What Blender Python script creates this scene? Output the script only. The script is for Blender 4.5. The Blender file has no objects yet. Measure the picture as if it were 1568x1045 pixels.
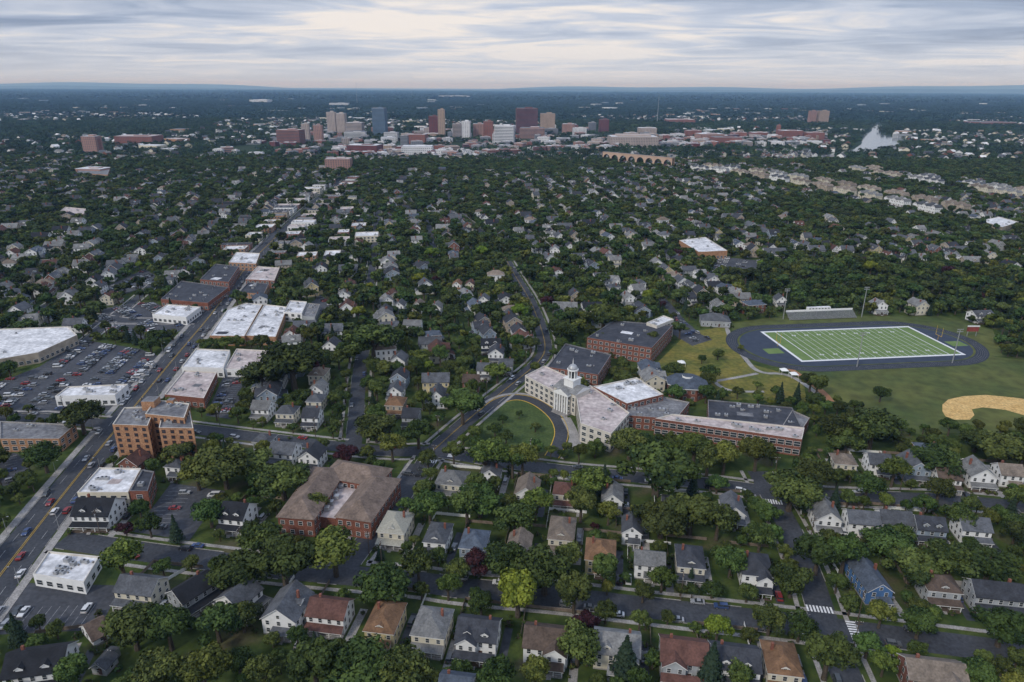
import bpy, math, random, time
import numpy as np
from mathutils import Vector, Matrix
T0=time.time()
random.seed(11); rng=np.random.default_rng(5)
scene=bpy.context.scene
# ---------------------------------------------------------------- survey: plan position from photo measurement (ground rectification)
CH=160.0; F=1045.3; PT=math.radians(20.4); SP,CP=math.sin(PT),math.cos(PT); RO=0.0051
def G(x,y,z=0.0):
    u=x-784; v=522.5-y
    u,v=u-RO*v, v+RO*u
    t=(CH-z)/(F*SP-v*CP)
    return (u*t, t*(F*CP+v*SP))
def GT(x,y):
    u=x-784; v=522.5-y+RO*u
    return CH/(F*SP-v*CP)
def ztop(x,y,Y):
    u=x-784; v=522.5-y+RO*u
    return CH+Y*(v*CP-F*SP)/(F*CP+v*SP)
def PL(pts,z=0): return [G(a,b,z) for a,b in pts]
# ---------------------------------------------------------------- materials
def ramp_mat(name,c1,c2,scale=1.0,rough=0.85,detail=4,rand=0.0,metal=0,spec=0.3,scale2=None):
    m=bpy.data.materials.new(name); m.use_nodes=True; nt=m.node_tree; n=nt.nodes; l=nt.links
    b=n['Principled BSDF']; b.inputs['Roughness'].default_value=rough; b.inputs['Metallic'].default_value=metal
    b.inputs['Specular IOR Level'].default_value=spec
    g=n.new('ShaderNodeNewGeometry'); nz=n.new('ShaderNodeTexNoise'); nz.inputs['Scale'].default_value=scale; nz.inputs['Detail'].default_value=detail
    l.new(g.outputs['Position'],nz.inputs['Vector'])
    r=n.new('ShaderNodeMapRange'); r.inputs[1].default_value=0.3; r.inputs[2].default_value=0.7; l.new(nz.outputs['Fac'],r.inputs[0])
    mx=n.new('ShaderNodeMix'); mx.data_type='RGBA'; mx.inputs[6].default_value=(*c1,1); mx.inputs[7].default_value=(*c2,1)
    l.new(r.outputs[0],mx.inputs[0]); out=mx.outputs[2]
    if scale2:
        nz2=n.new('ShaderNodeTexNoise'); nz2.inputs['Scale'].default_value=scale2; nz2.inputs['Detail'].default_value=3; l.new(g.outputs['Position'],nz2.inputs['Vector'])
        r2=n.new('ShaderNodeMapRange'); r2.inputs[1].default_value=.3; r2.inputs[2].default_value=.7; r2.inputs[3].default_value=.7; r2.inputs[4].default_value=1.25; l.new(nz2.outputs['Fac'],r2.inputs[0])
        h2=n.new('ShaderNodeHueSaturation'); l.new(r2.outputs[0],h2.inputs['Value']); l.new(out,h2.inputs['Color']); out=h2.outputs[0]
    if rand:
        oi=n.new('ShaderNodeObjectInfo'); r3=n.new('ShaderNodeMapRange'); r3.inputs[3].default_value=1-rand; r3.inputs[4].default_value=1+rand
        l.new(oi.outputs['Random'],r3.inputs[0]); h=n.new('ShaderNodeHueSaturation'); l.new(r3.outputs[0],h.inputs['Value']); l.new(out,h.inputs['Color']); out=h.outputs[0]
    l.new(out,b.inputs['Base Color'])
    return m
def roofm(name,c):
    return ramp_mat(name,tuple(x*0.72 for x in c),tuple(min(1,x*1.2) for x in c),1.6,0.9,6,scale2=.35,rand=.25)
RO_={}
for k,c in dict(dg=(.042,.045,.054),g=(.085,.09,.10),lg=(.175,.175,.172),br=(.10,.072,.056),rb=(.098,.048,.038),ob=(.195,.11,.06),tan=(.185,.15,.12),bk=(.020,.022,.028),bl=(.072,.088,.115)).items():
    RO_[k]=roofm('shingles_'+k,c)
WA={}
for k,c in dict(w=(.80,.80,.79),cr=(.64,.59,.47),gr=(.36,.38,.40),bg=(.28,.34,.41),yl=(.56,.47,.27),tn=(.42,.35,.27),brk=(.21,.09,.065),blu=(.08,.18,.38),red=(.25,.06,.05)).items():
    WA[k]=ramp_mat('siding_'+k,tuple(x*.88 for x in c),c,.7,.8,3,scale2=.25 if k not in('w','cr') else None)
TRIM=ramp_mat('white_trim',(.70,.70,.68),(.80,.80,.78),.8,.6)
GLASS=ramp_mat('window_glass',(.02,.025,.03),(.05,.06,.07),.3,.12,spec=.6)
CONC=ramp_mat('concrete',(.22,.21,.20),(.35,.33,.31),.25,.9,scale2=2.0)
ASPH=ramp_mat('asphalt',(.036,.039,.047),(.062,.066,.075),.08,.85,6,scale2=.9)
ASPH2=ramp_mat('asphalt_lot',(.042,.045,.054),(.075,.078,.088),.05,.85,6,scale2=.6)
WPAINT=ramp_mat('white_road_paint',(.55,.55,.55),(.8,.8,.8),1.5,.7)
WPAINT2=ramp_mat('worn_white_paint',(.15,.15,.155),(.5,.5,.5),1.1,.8)
YPAINT=ramp_mat('yellow_road_paint',(.40,.25,.03),(.62,.40,.06),1.2,.7)
GRASS=ramp_mat('lawn_grass',(.035,.062,.016),(.075,.105,.028),.12,.95,6,scale2=.8)
GRASS2=ramp_mat('dry_lawn_grass',(.07,.095,.018),(.21,.165,.035),.05,.95,8,scale2=.4)
GRASS3=ramp_mat('outfield_grass',(.045,.07,.018),(.11,.115,.03),.022,.95,8,scale2=.15)
TURF=ramp_mat('field_turf',(.11,.175,.05),(.15,.215,.07),.2,.9)
TURFB=ramp_mat('blue_turf',(.032,.042,.066),(.045,.058,.085),.2,.9)
TRACK=ramp_mat('running_track',(.022,.027,.038),(.034,.04,.055),.15,.85)
CLAY=ramp_mat('infield_clay',(.50,.31,.11),(.62,.42,.17),.2,.95,scale2=.8)
DIRT=ramp_mat('red_dirt',(.26,.12,.06),(.36,.19,.10),.2,.95)
WROOF=ramp_mat('white_membrane_roof',(.42,.42,.43),(.76,.75,.75),.12,.8,6,scale2=.5)
PROOF=ramp_mat('pinkish_roof',(.34,.28,.27),(.55,.48,.45),.15,.85,6,scale2=.5)
GROOF=ramp_mat('grey_gravel_roof',(.12,.12,.13),(.22,.22,.225),.15,.9,6,scale2=.6)
DROOF=ramp_mat('dark_membrane_roof',(.030,.033,.043),(.062,.065,.077),.12,.8,6,scale2=.5)
BRICK=ramp_mat('red_brick',(.16,.062,.043),(.25,.10,.068),.5,.9,6,scale2=2)
BRICKT=ramp_mat('orange_brick',(.32,.165,.09),(.43,.245,.14),.5,.9,6,scale2=2)
STONE=ramp_mat('limestone',(.50,.46,.40),(.64,.60,.53),.4,.85,5)
METAL=ramp_mat('galvanised_metal',(.34,.35,.36),(.48,.48,.48),.8,.45,metal=.5)
WOOD=ramp_mat('pole_wood',(.07,.05,.035),(.12,.09,.07),2,.9)
FENCE=ramp_mat('fence_wood',(.14,.11,.085),(.24,.19,.15),1,.9)
BARK=ramp_mat('bark',(.05,.04,.03),(.10,.08,.06),1.5,.95)
RUBBER=ramp_mat('tyre_rubber',(.015,.015,.015),(.03,.03,.03),3,.8)
# ---------------------------------------------------------------- mesh builder
class MB:
    def __init__(s): s.v=[];s.f=[];s.m=[];s.mats=[];s.T=None
    def mi(s,mat):
        if mat not in s.mats: s.mats.append(mat)
        return s.mats.index(mat)
    def poly(s,pts,mat):
        b=len(s.v)
        if s.T is not None: pts=[tuple(s.T@Vector(p)) for p in pts]
        s.v.extend(pts); s.f.append(tuple(range(b,b+len(pts)))); s.m.append(s.mi(mat))
    def prism(s,p,z0,z1,mat,top=None,bottom=False):
        n=len(p)
        for i in range(n):
            a=p[i];b=p[(i+1)%n]; s.poly([(a[0],a[1],z0),(b[0],b[1],z0),(b[0],b[1],z1),(a[0],a[1],z1)],mat)
        s.poly([(a[0],a[1],z1) for a in p],top or mat)
        if bottom: s.poly([(a[0],a[1],z0) for a in reversed(p)],mat)
    def box(s,cx,cy,z0,sx,sy,sz,mat,rot=0,top=None,bottom=True):
        c,n=math.cos(rot),math.sin(rot)
        p=[(cx+a*c*sx/2-b*n*sy/2, cy+a*n*sx/2+b*c*sy/2) for a,b in((-1,-1),(1,-1),(1,1),(-1,1))]
        s.prism(p,z0,z0+sz,mat,top,bottom)
    def sect(s,prof,x0,x1,mat,ax='x',endmat=None):
        f=(lambda t,a,z:(t,a,z)) if ax=='x' else (lambda t,a,z:(-a,t,z))
        n=len(prof)
        for i in range(n):
            a=prof[i];b=prof[(i+1)%n]
            s.poly([f(x0,*a),f(x1,*a),f(x1,*b),f(x0,*b)],mat)
        s.poly([f(x0,*a) for a in reversed(prof)],endmat or mat); s.poly([f(x1,*a) for a in prof],endmat or mat)
    def cyl(s,cx,cy,z0,z1,r0,r1,mat,n=8,cap=True):
        a=[(cx+r0*math.cos(2*math.pi*i/n),cy+r0*math.sin(2*math.pi*i/n),z0) for i in range(n)]
        b=[(cx+r1*math.cos(2*math.pi*i/n),cy+r1*math.sin(2*math.pi*i/n),z1) for i in range(n)]
        for i in range(n): j=(i+1)%n; s.poly([a[i],a[j],b[j],b[i]],mat)
        if cap: s.poly(b,mat)
    def mesh(s,name):
        me=bpy.data.meshes.new(name); me.from_pydata(s.v,[],s.f)
        for m in s.mats: me.materials.append(m)
        me.polygons.foreach_set('material_index',s.m); me.update(); return me
    def obj(s,name,loc=(0,0,0),rz=0):
        o=bpy.data.objects.new(name,s.mesh(name)); o.location=loc; o.rotation_euler=(0,0,rz); scene.collection.objects.link(o); return o
def inst(name,me,x,y,rz=0,sc=1,z=0):
    o=bpy.data.objects.new(name,me); o.location=(x,y,z); o.rotation_euler=(0,0,rz)
    o.scale=(sc,sc,sc) if not isinstance(sc,tuple) else sc
    scene.collection.objects.link(o); return o
def ccw(p):
    a=sum(p[i][0]*p[(i+1)%len(p)][1]-p[(i+1)%len(p)][0]*p[i][1] for i in range(len(p)))
    return list(p) if a>0 else list(reversed(p))
def inset(p,d):
    n=len(p);out=[]
    for i in range(n):
        a=Vector(p[i-1]);b=Vector(p[i]);c=Vector(p[(i+1)%n])
        e1=(b-a).normalized();e2=(c-b).normalized()
        n1=Vector((-e1.y,e1.x));n2=Vector((-e2.y,e2.x)); k=(n1+n2)
        q=k/max(.3,(1+n1.dot(n2)))
        out.append(tuple(b+q*d))
    return out
# ---------------------------------------------------------------- occupancy rasters
X0,Y0,CS=-1700.0,90.0,1.5; NX,NY=int(3400/CS),int(1850/CS)
occR=np.zeros((NY,NX),bool);occB=np.zeros((NY,NX),bool);occO=np.zeros((NY,NX),bool);occF=np.zeros((NY,NX),bool)
def mark(arr,p):
    xs=[a[0] for a in p];ys=[a[1] for a in p]
    i0=max(0,int((min(xs)-X0)/CS));i1=min(NX,int((max(xs)-X0)/CS)+2);j0=max(0,int((min(ys)-Y0)/CS));j1=min(NY,int((max(ys)-Y0)/CS)+2)
    if i1<=i0 or j1<=j0: return
    gx,gy=np.meshgrid(X0+(np.arange(i0,i1)+.5)*CS,Y0+(np.arange(j0,j1)+.5)*CS); ins=np.zeros(gx.shape,bool)
    n=len(p)
    for i in range(n):
        ax,ay=p[i];bx,by=p[(i+1)%n]
        if ay==by: continue
        ins^=((ay>gy)!=(by>gy))&(gx<(bx-ax)*(gy-ay)/(by-ay)+ax)
    arr[j0:j1,i0:i1]|=ins
def at(arr,x,y):
    i=int((x-X0)/CS);j=int((y-Y0)/CS)
    return bool(arr[j,i]) if 0<=i<NX and 0<=j<NY else False
def rect(x,y,w,d,r):
    c,n=math.cos(r),math.sin(r); return [(x+a*c*w/2-b*n*d/2,y+a*n*w/2+b*c*d/2) for a,b in((-1,-1),(1,-1),(1,1),(-1,1))]
def dil(x,y,r,arr):
    for k in range(8):
        a=k*math.pi/4
        if at(arr,x+r*math.cos(a),y+r*math.sin(a)): return True
    return at(arr,x,y)
# ---------------------------------------------------------------- ground
gm=MB(); S=70000
gmat=bpy.data.materials.new('ground'); gmat.use_nodes=True
def ground_nodes(m):
    nt=m.node_tree;n=nt.nodes;l=nt.links;b=n['Principled BSDF'];b.inputs['Roughness'].default_value=.95;b.inputs['Specular IOR Level'].default_value=.1
    g=n.new('ShaderNodeNewGeometry')
    def nz(s,d=5):
        t=n.new('ShaderNodeTexNoise');t.inputs['Scale'].default_value=s;t.inputs['Detail'].default_value=d;l.new(g.outputs['Position'],t.inputs['Vector']);return t.outputs['Fac']
    def mr(o,a,b_,c=0,d=1):
        t=n.new('ShaderNodeMapRange');t.inputs[1].default_value=a;t.inputs[2].default_value=b_;t.inputs[3].default_value=c;t.inputs[4].default_value=d;l.new(o,t.inputs[0]);return t.outputs[0]
    def mx(f,a,b_):
        t=n.new('ShaderNodeMix');t.data_type='RGBA';l.new(f,t.inputs[0])
        for i,q in((6,a),(7,b_)):
            if isinstance(q,tuple): t.inputs[i].default_value=(*q,1)
            else: l.new(q,t.inputs[i])
        return t.outputs[2]
    grass=mx(mr(nz(.15),.35,.65),(.028,.050,.013),(.075,.10,.026))
    grass=mx(mr(nz(.05,8),.55,.69),grass,(.10,.085,.05))
    grass=mx(mr(nz(.9,3),.45,.75,0,.55),grass,(.03,.04,.016))
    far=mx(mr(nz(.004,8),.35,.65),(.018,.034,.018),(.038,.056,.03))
    far_haze=mx(mr(nz(.0012,8),.35,.65),(.014,.035,.035),(.03,.055,.05))  # aerial haze painted into the base colour, bluer with distance from origin
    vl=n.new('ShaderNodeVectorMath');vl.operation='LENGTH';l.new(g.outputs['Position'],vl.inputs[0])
    c=mx(mr(vl.outputs['Value'],800,1700),grass,far); c=mx(mr(vl.outputs['Value'],2500,9000),c,far_haze)
    l.new(c,b.inputs['Base Color'])
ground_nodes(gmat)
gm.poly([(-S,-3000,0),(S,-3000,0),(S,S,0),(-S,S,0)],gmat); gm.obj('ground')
# ---------------------------------------------------------------- roads
e1=Vector((.988,-.153)); e2=Vector((.153,.988))
O=Vector((-79,309)); a2=Vector((-.165,.986)).normalized(); a1=Vector((a2.y,-a2.x))
def bend(k,q):
    f=min(1,max(0,(q-300)/350)); return f*(13*math.sin(q/165+k*.45)+9*math.sin(q/83+k*1.3))
def SG(k,q,off=0): return O+a1*(k*61+bend(k,q)+off)+a2*q
R=[]
def road(name,pts,w,line=None,walk=1.5,verge=1.6,world=False):
    p=[Vector(q) for q in (pts if world else PL(pts))]; R.append(dict(name=name,p=p,w=w,line=line,walk=walk,verge=verge))
road('residential_street',[(96,826),(200,843),(320,858),(420,871),(540,882),(640,890),(710,902),(850,913),(1000,932),(1120,945),(1265,962),(1420,982),(1620,1008)],10)
road('residential_street',[(165,640),(330,662),(480,680),(600,693),(660,690),(740,704),(850,720),(940,728),(1000,733),(1100,742),(1190,755),(1300,762),(1440,764),(1620,782)],9)
road('main_avenue',[(-60,960),(75,785),(160,680),(215,612),(270,545),(330,475),(375,410),(428,358)],16,'yy',3.0,.2)
road('residential_street',[(664,690),(720,640),(780,592),(825,556),(837,535),(828,500),(812,460),(790,425),(776,400)],9,'y')
road('residential_street',[(664,690),(622,752),(560,830),(520,882)],8.5)
road('residential_street',[(1160,722),(1177,752),(1205,800),(1240,880),(1265,962),(1300,1045),(1320,1100)],9)
road('residential_street',[(540,688),(545,650),(549,580),(556,535)],8)
road('residential_street',[(-80,640),(60,640),(170,650)],9)
road('residential_street',[(1010,455),(1032,478),(1050,505),(1085,522)],7,None,.01,0.1)
road('residential_street',[(90,478),(190,492),(315,492)],8)
road('residential_street',[(428,358),(470,318),(515,285),(560,258)],9)
road('highway',[(140,178),(165,205),(178,220),(186,240)],26,None,.01,.1)
road('residential_street',[(1060,264),(1150,275),(1260,296),(1400,328),(1500,356)],10,None,.01,.1)
road('residential_street',[(1260,261),(1400,279),(1568,306)],10,None,.01,.1)
for k in range(-16,17):
    if k==2: q0=420
    elif k in(0,): q0=250
    else: q0=330
    if k in(1,3,4): q0=360
    if k<-2: q0=150
    if k in (-1,-2): q0=380
    if k in(5,6,7,8): q0=430
    q1=1150 if k<3 else 850
    A=SG(k,q0);B=SG(k,q1)
    if abs(A.x)>A.y*.9+40 and abs(B.x)>B.y*.9+40: continue
    road('residential_street',[SG(k,q0+(q1-q0)*t/16) for t in range(17)],6.5,None,1.2,1,True)
for q in(420,620,830,1050):
    road('residential_street',[O+a1*(-950+t*190)+a2*(q-6*t+8*math.sin(t*1.7+q)) for t in range(11)],6.5,None,1.2,1,True)
def resample(p,st):
    out=[]
    for i in range(len(p)-1):
        a,b=p[i],p[i+1];L=(b-a).length;n=max(1,int(L/st))
        for k in range(n): out.append(a+(b-a)*k/n)
    out.append(p[-1]); return out
def smooth(p):
    for _ in range(2):
        q=[p[0]]
        for i in range(len(p)-1): q+= [p[i]*.75+p[i+1]*.25,p[i]*.25+p[i+1]*.75]
        q.append(p[-1]); p=q
    return p
def normals(s):
    N=[]
    for i in range(len(s)):
        d=(s[min(i+1,len(s)-1)]-s[max(i-1,0)]).normalized();N.append(Vector((-d.y,d.x)))
    return N
for r in R:
    r['s']=resample(smooth(r['p']) if len(r['p'])>3 else r['p'],5); r['n']=normals(r['s'])
def mark_road(r,arr,hw):
    s,N=r['s'],r['n']
    for i in range(len(s)-1): mark(arr,[tuple(s[i]+N[i]*hw),tuple(s[i]-N[i]*hw),tuple(s[i+1]-N[i+1]*hw),tuple(s[i+1]+N[i+1]*hw)])
def strip(mb,r,o1,o2,z,mat,skip=None,thick=0,dash=None):
    s,N=r['s'],r['n']
    for i in range(len(s)-1):
        if dash and i%dash: continue
        m=(s[i]+s[i+1])/2+(N[i])*((o1+o2)/2)
        if skip and skip(m): continue
        a,b,c,d=s[i]+N[i]*o1,s[i+1]+N[i+1]*o1,s[i+1]+N[i+1]*o2,s[i]+N[i]*o2
        if thick: mb.prism([tuple(a),tuple(b),tuple(c),tuple(d)],z-thick,z,mat)
        else: mb.poly([(a.x,a.y,z),(b.x,b.y,z),(c.x,c.y,z),(d.x,d.y,z)],mat)
for r in R: mark_road(r,occR,r['w']/2+.2)
for idx,r in enumerate(R):
    mb=MB(); zz=.05+idx*.0041
    strip(mb,r,-r['w']/2,r['w']/2,zz,ASPH)
    if r['line']=='yy':
        for o in(-.3,.3): strip(mb,r,o-.09,o+.09,zz+.2,YPAINT)
        for o in(-4.9,4.9): strip(mb,r,o-.07,o+.07,zz+.2,WPAINT2,dash=2)
    elif r['line']:
        for o in(-.17,.17): strip(mb,r,o-.06,o+.06,zz+.2,YPAINT)
    mb.obj(r['name'])
    if r['walk']>.1:
        w=r['w']/2; sk=lambda m:at(occR,m.x,m.y)
        mb=MB()
        for sg in(-1,1):
            strip(mb,r,sg*(w+.1),sg*(w+.3),.2,CONC,sk,.2)
            strip(mb,r,sg*(w+.35+r['verge']),sg*(w+.35+r['verge']+r['walk']),.17,CONC,sk,.17)
        mb.obj('pavement')
occT=occR.copy()
for i,hw in((0,6.5),(1,6.5),(2,11.5),(3,7.5),(4,6),(5,6.5),(6,6),(10,6.5)): mark_road(R[i],occT,hw)
# ---------------------------------------------------------------- parking lots
lots=[[(-40,632),(166,634),(250,548),(215,535),(125,520),(60,562),(-40,600)],
 [(135,505),(235,522),(300,498),(235,462),(160,472)],[(150,465),(250,430),(222,412),(165,438)],
 [(315,637),(352,642),(388,575),(345,570)],[(205,815),(290,828),(345,752),(262,740)],[(598,762),(632,768),(664,712),(620,710)],
 [(-60,975),(150,965),(188,897),(40,893),(-60,930)],[(1085,420),(1155,424),(1168,400),(1100,393)],[(1010,500),(1060,530),(1085,522),(1045,488)],
 [(300,452),(330,470),(352,440),(335,430)],[(0,745),(28,745),(52,700),(0,690)],[(470,470),(500,490),(520,470),(490,452)]]
lotw=[]
for L in lots:
    p=ccw(PL(L)); lotw.append(p); mb=MB(); mb.poly([(a,b,.035) for a,b in p],ASPH2); mb.obj('parking_lot'); mark(occT,p)
# ---------------------------------------------------------------- generic building with parapet and windows
def windows(mb,a,b,z0,h,floors,ww=1.5,wh=1.6,gap=3.2,frame=TRIM,first=1.0,band=False,glass=GLASS):
    a=Vector(a);b=Vector(b);L=(b-a).length
    if L<1.6: return
    d=(b-a)/L; nn=Vector((d.y,-d.x)); fh=h/floors
    n=max(1,int((L-1)/gap))
    for f in range(floors):
        zb=z0+f*fh+min(first,fh*.3)
        if band: segs=[(.6,L-.6)]
        else: segs=[(L/n*(i+.5)-ww/2,L/n*(i+.5)+ww/2) for i in range(n)]
        for s0,s1 in segs:
            for off,ex,mt in((.05,.12,frame),(.09,0,glass)):
                p0=a+d*(s0-ex)+nn*off;p1=a+d*(s1+ex)+nn*off
                mb.poly([(p0.x,p0.y,zb-ex),(p1.x,p1.y,zb-ex),(p1.x,p1.y,zb+wh+ex),(p0.x,p0.y,zb+wh+ex)],mt)
            if not band:
                p0=a+d*s0+nn*.12;p1=a+d*s1+nn*.12
                mb.poly([(p0.x,p0.y,zb+wh*.48),(p1.x,p1.y,zb+wh*.48),(p1.x,p1.y,zb+wh*.54),(p0.x,p0.y,zb+wh*.54)],frame)
def inpoly(x,y,p):
    c=False
    for i in range(len(p)):
        ax,ay=p[i];bx,by=p[(i+1)%len(p)]
        if (ay>y)!=(by>y) and x<(bx-ax)*(y-ay)/(by-ay)+ax: c=not c
    return c
PATCHM=[GROOF,WROOF,PROOF,DROOF]
def flat(name,roofpx,h,wall,roof,floors=1,win=True,hvac=3,cop=None,world=False,par=.6,**kw):
    if cop is None: cop={DROOF:GROOF,GROOF:CONC}.get(roof,STONE)
    p=ccw(roofpx if world else PL(roofpx,h)); mb=MB(); n=len(p); q=inset(p,.35)
    for i in range(n):
        a,b=p[i],p[(i+1)%n];c,d=q[(i+1)%n],q[i]
        mb.poly([(*a,0),(*b,0),(*b,h),(*a,h)],wall); mb.poly([(*a,h),(*b,h),(*c,h),(*d,h)],cop)
        mb.poly([(*d,h-par),(*d,h),(*c,h),(*c,h-par)],cop)
        if win: windows(mb,a,b,0,h-par-.2,floors,**kw)
    mb.poly([(*a,h-par) for a in q],roof)
    xs=[a[0] for a in p];ys=[a[1] for a in p];pi=inset(p,2.2); e=Vector(p[1])-Vector(p[0]); ro=math.atan2(e.y,e.x); k=0
    for t in range(3):
        x=random.uniform(min(xs),max(xs));y=random.uniform(min(ys),max(ys)); w_,d_=random.uniform(3,8),random.uniform(3,7)
        if all(inpoly(u,v,pi) for u,v in rect(x,y,w_,d_,ro)): mb.poly([(u,v,h-par+.02+.01*t) for u,v in rect(x,y,w_,d_,ro)],random.choice(PATCHM))
    for _ in range(hvac*6):
        if k>=hvac: break
        x=random.uniform(min(xs),max(xs));y=random.uniform(min(ys),max(ys))
        if not inpoly(x,y,pi): continue
        k+=1; sx,sy,sz=random.uniform(1.2,3),random.uniform(1,2),random.uniform(.8,1.5)
        mb.box(x,y,h-par,sx,sy,sz,METAL,ro); mb.cyl(x,y,h-par+sz,h-par+sz+.2,.4,.4,DROOF)
        if random.random()<.5: mb.box(x+sx,y,h-par,.5,.5,.6,CONC,ro)
    mark(occT,p); mark(occB,inset(p,-2.5)); return mb.obj(name)
# ---------------------------------------------------------------- houses
def house(mb,w,d,h,kind,roof,wall,porch='front',dormer=False,chim=True,wing=0,sl=.75,seed=0):
    rr=random.Random(seed); ov=.45
    mb.box(0,0,0,w+.06,d+.06,.5,CONC)
    def gable(cx,cy,ww,dd,hh,ax,s,z0=.0,eave=ov,wl=wall):
        span=(dd if ax=='x' else ww)/2; ln=(ww if ax=='x' else dd)/2; rz=hh+span*s
        pr=[(-span,z0),(span,z0),(span,hh),(0,rz),(-span,hh)]
        T=mb.T; mb.T=(T or Matrix())@Matrix.Translation((cx,cy,0))
        mb.sect(pr,-ln,ln,wl,ax)
        t=.22; e=span+eave; ez=hh-eave*s+.03
        mb.sect([(-e,ez),(0,rz+.03),(0,rz+.03+t),(-e-.02,ez+t)],-ln-eave,ln+eave,roof,ax,TRIM)
        mb.sect([(0,rz+.03),(e,ez),(e+.02,ez+t),(0,rz+.03+t)],-ln-eave,ln+eave,roof,ax,TRIM)
        mb.T=T; return rz
    if kind=='hip':
        mb.box(0,0,.5,w,d,h-.5,wall); a,b=w/2+ov,d/2+ov; m=min(a,b); rz=h+m*sl*.85
        e=[(-a,-b,h+.02),(a,-b,h+.02),(a,b,h+.02),(-a,b,h+.02)]; f=[(x,y,z+.2) for x,y,z in e]
        if a>b: r0,r1=(-(a-m),0,rz),(a-m,0,rz); fs=[[f[0],f[1],r1,r0],[f[1],f[2],r1],[f[2],f[3],r0,r1],[f[3],f[0],r0]]
        else: r0,r1=(0,-(b-m),rz),(0,b-m,rz); fs=[[f[0],f[1],r0],[f[1],f[2],r1,r0],[f[2],f[3],r1],[f[3],f[0],r0,r1]]
        for q in fs: mb.poly(q,roof)
        for i in range(4): j=(i+1)%4; mb.poly([e[i],e[j],f[j],f[i]],TRIM)
        mb.poly(list(reversed(e)),TRIM)
    elif kind=='gy': rz=gable(0,0,w,d,h,'y',sl,.5)
    else: rz=gable(0,0,w,d,h,'x',sl*.9,.5)
    if wing: gable(wing*w*.22,-d*.5,w*.48,d*.35,h-.3,'y',sl*.95,.5)
    fl=2 if h>4.6 else 1
    for a,b in(((-w/2,-d/2),(w/2,-d/2)),((w/2,-d/2),(w/2,d/2)),((w/2,d/2),(-w/2,d/2)),((-w/2,d/2),(-w/2,-d/2))):
        windows(mb,a,b,.4,h-.5,fl,1.05,1.45,2.6)
    if wing: windows(mb,(wing*w*.22-w*.24,-d*.675),(wing*w*.22+w*.24,-d*.675),.4,h-.8,fl,1.0,1.45,2.0)
    if kind=='gy':
        for y,sg in((-d/2,1),(d/2,-1)): windows(mb,(-1.6*sg,y),(1.6*sg,y),h+.1,1.7,1,.9,1.1,3,first=.5)
    elif kind=='gx':
        for x,sg in((-w/2,-1),(w/2,1)): windows(mb,(x,-1.6*sg),(x,1.6*sg),h+.1,1.7,1,.8,1.0,3,first=.4)
    mb.box(w*.12,-d/2-.06,.5,1.0,.12,2.1,RO_['rb'])
    if porch:
        pd=2.3; pw=w*(1.0 if rr.random()<.6 else .6); y0=-d/2-(d*.175 if wing else 0); px=0 if pw>w*.9 else w*.12
        mb.box(px,y0-pd/2,0,pw,pd,.55,WOOD if rr.random()<.5 else CONC)
        n=4 if pw>6 else 3
        for i in range(n): mb.box(px-pw/2+.2+(pw-.4)*i/(n-1),y0-pd+.2,.55,.2,.2,2.2,TRIM)
        z=2.75; f0=[(px-pw/2-.3,y0-pd-.3,z),(px+pw/2+.3,y0-pd-.3,z),(px+pw/2+.1,y0-.02,z+.9),(px-pw/2-.1,y0-.02,z+.9)]
        mb.poly(f0,roof); mb.poly([(x,y,zz-.2) for x,y,zz in reversed(f0)],TRIM)
        for i in(0,1,3): j=(i+1)%4; mb.poly([tuple(np.array(f0[i])-(0,0,.2)),tuple(np.array(f0[j])-(0,0,.2)),f0[j],f0[i]],TRIM)
        for i in range(3): mb.box(px,y0-pd-.15-.3*i,0,1.4,.3,.45-.15*i,CONC)
        for sx in(-1,1): mb.box(px+sx*(pw/4+.4),y0-pd+.2,1.35,pw/2-1.0,.06,.08,TRIM)
    if dormer and kind=='gx':
        for dx in ((0,) if w<9 else(-w*.22,w*.22)): gable(dx,-d*.25,1.9,d*.32,h+1.55,'y',.7,h-.2,.25); windows(mb,(dx-.8,-d*.41),(dx+.8,-d*.41),h+.1,1.4,1,.9,.9,3,first=.4)
    if dormer and kind=='hip':
        gable(0,-d*.27,2.0,d*.3,h+1.3,'y',.6,h,.25); windows(mb,(-.8,-d*.42),(.8,-d*.42),h+.1,1.2,1,.9,.8,3,first=.35)
    if dormer and kind=='gy': gable(w*.2,d*.05,w*.45,2.4,h+1.6,'x',.6,h-.2,.25)
    if chim: mb.box(w*.28*rr.choice((-1,1)),d*.12,h-.5,.75,.75,rz-h+1.3,BRICK)
    if rr.random()<.6:
        mb.box(-w*.1,d/2+1.4,0,w*.6,2.8,2.9,wall); mb.poly([(-w*.42,d/2+3,2.92),(w*.22,d/2+3,2.92),(w*.22,d/2,3.7),(-w*.42,d/2,3.7)],roof)
        mb.poly([(-w*.42,d/2+3,2.9),(-w*.42,d/2,2.9),(-w*.42,d/2,3.7)],wall); mb.poly([(w*.22,d/2+3,2.9),(w*.22,d/2,2.9),(w*.22,d/2,3.7)],wall)
WN=dict(w='white_house',cr='cream_house',gr='grey_house',bg='blue_grey_house',yl='yellow_house',tn='tan_house',brk='brick_house',blu='blue_house',red='red_house')
AG=-.153
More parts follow.
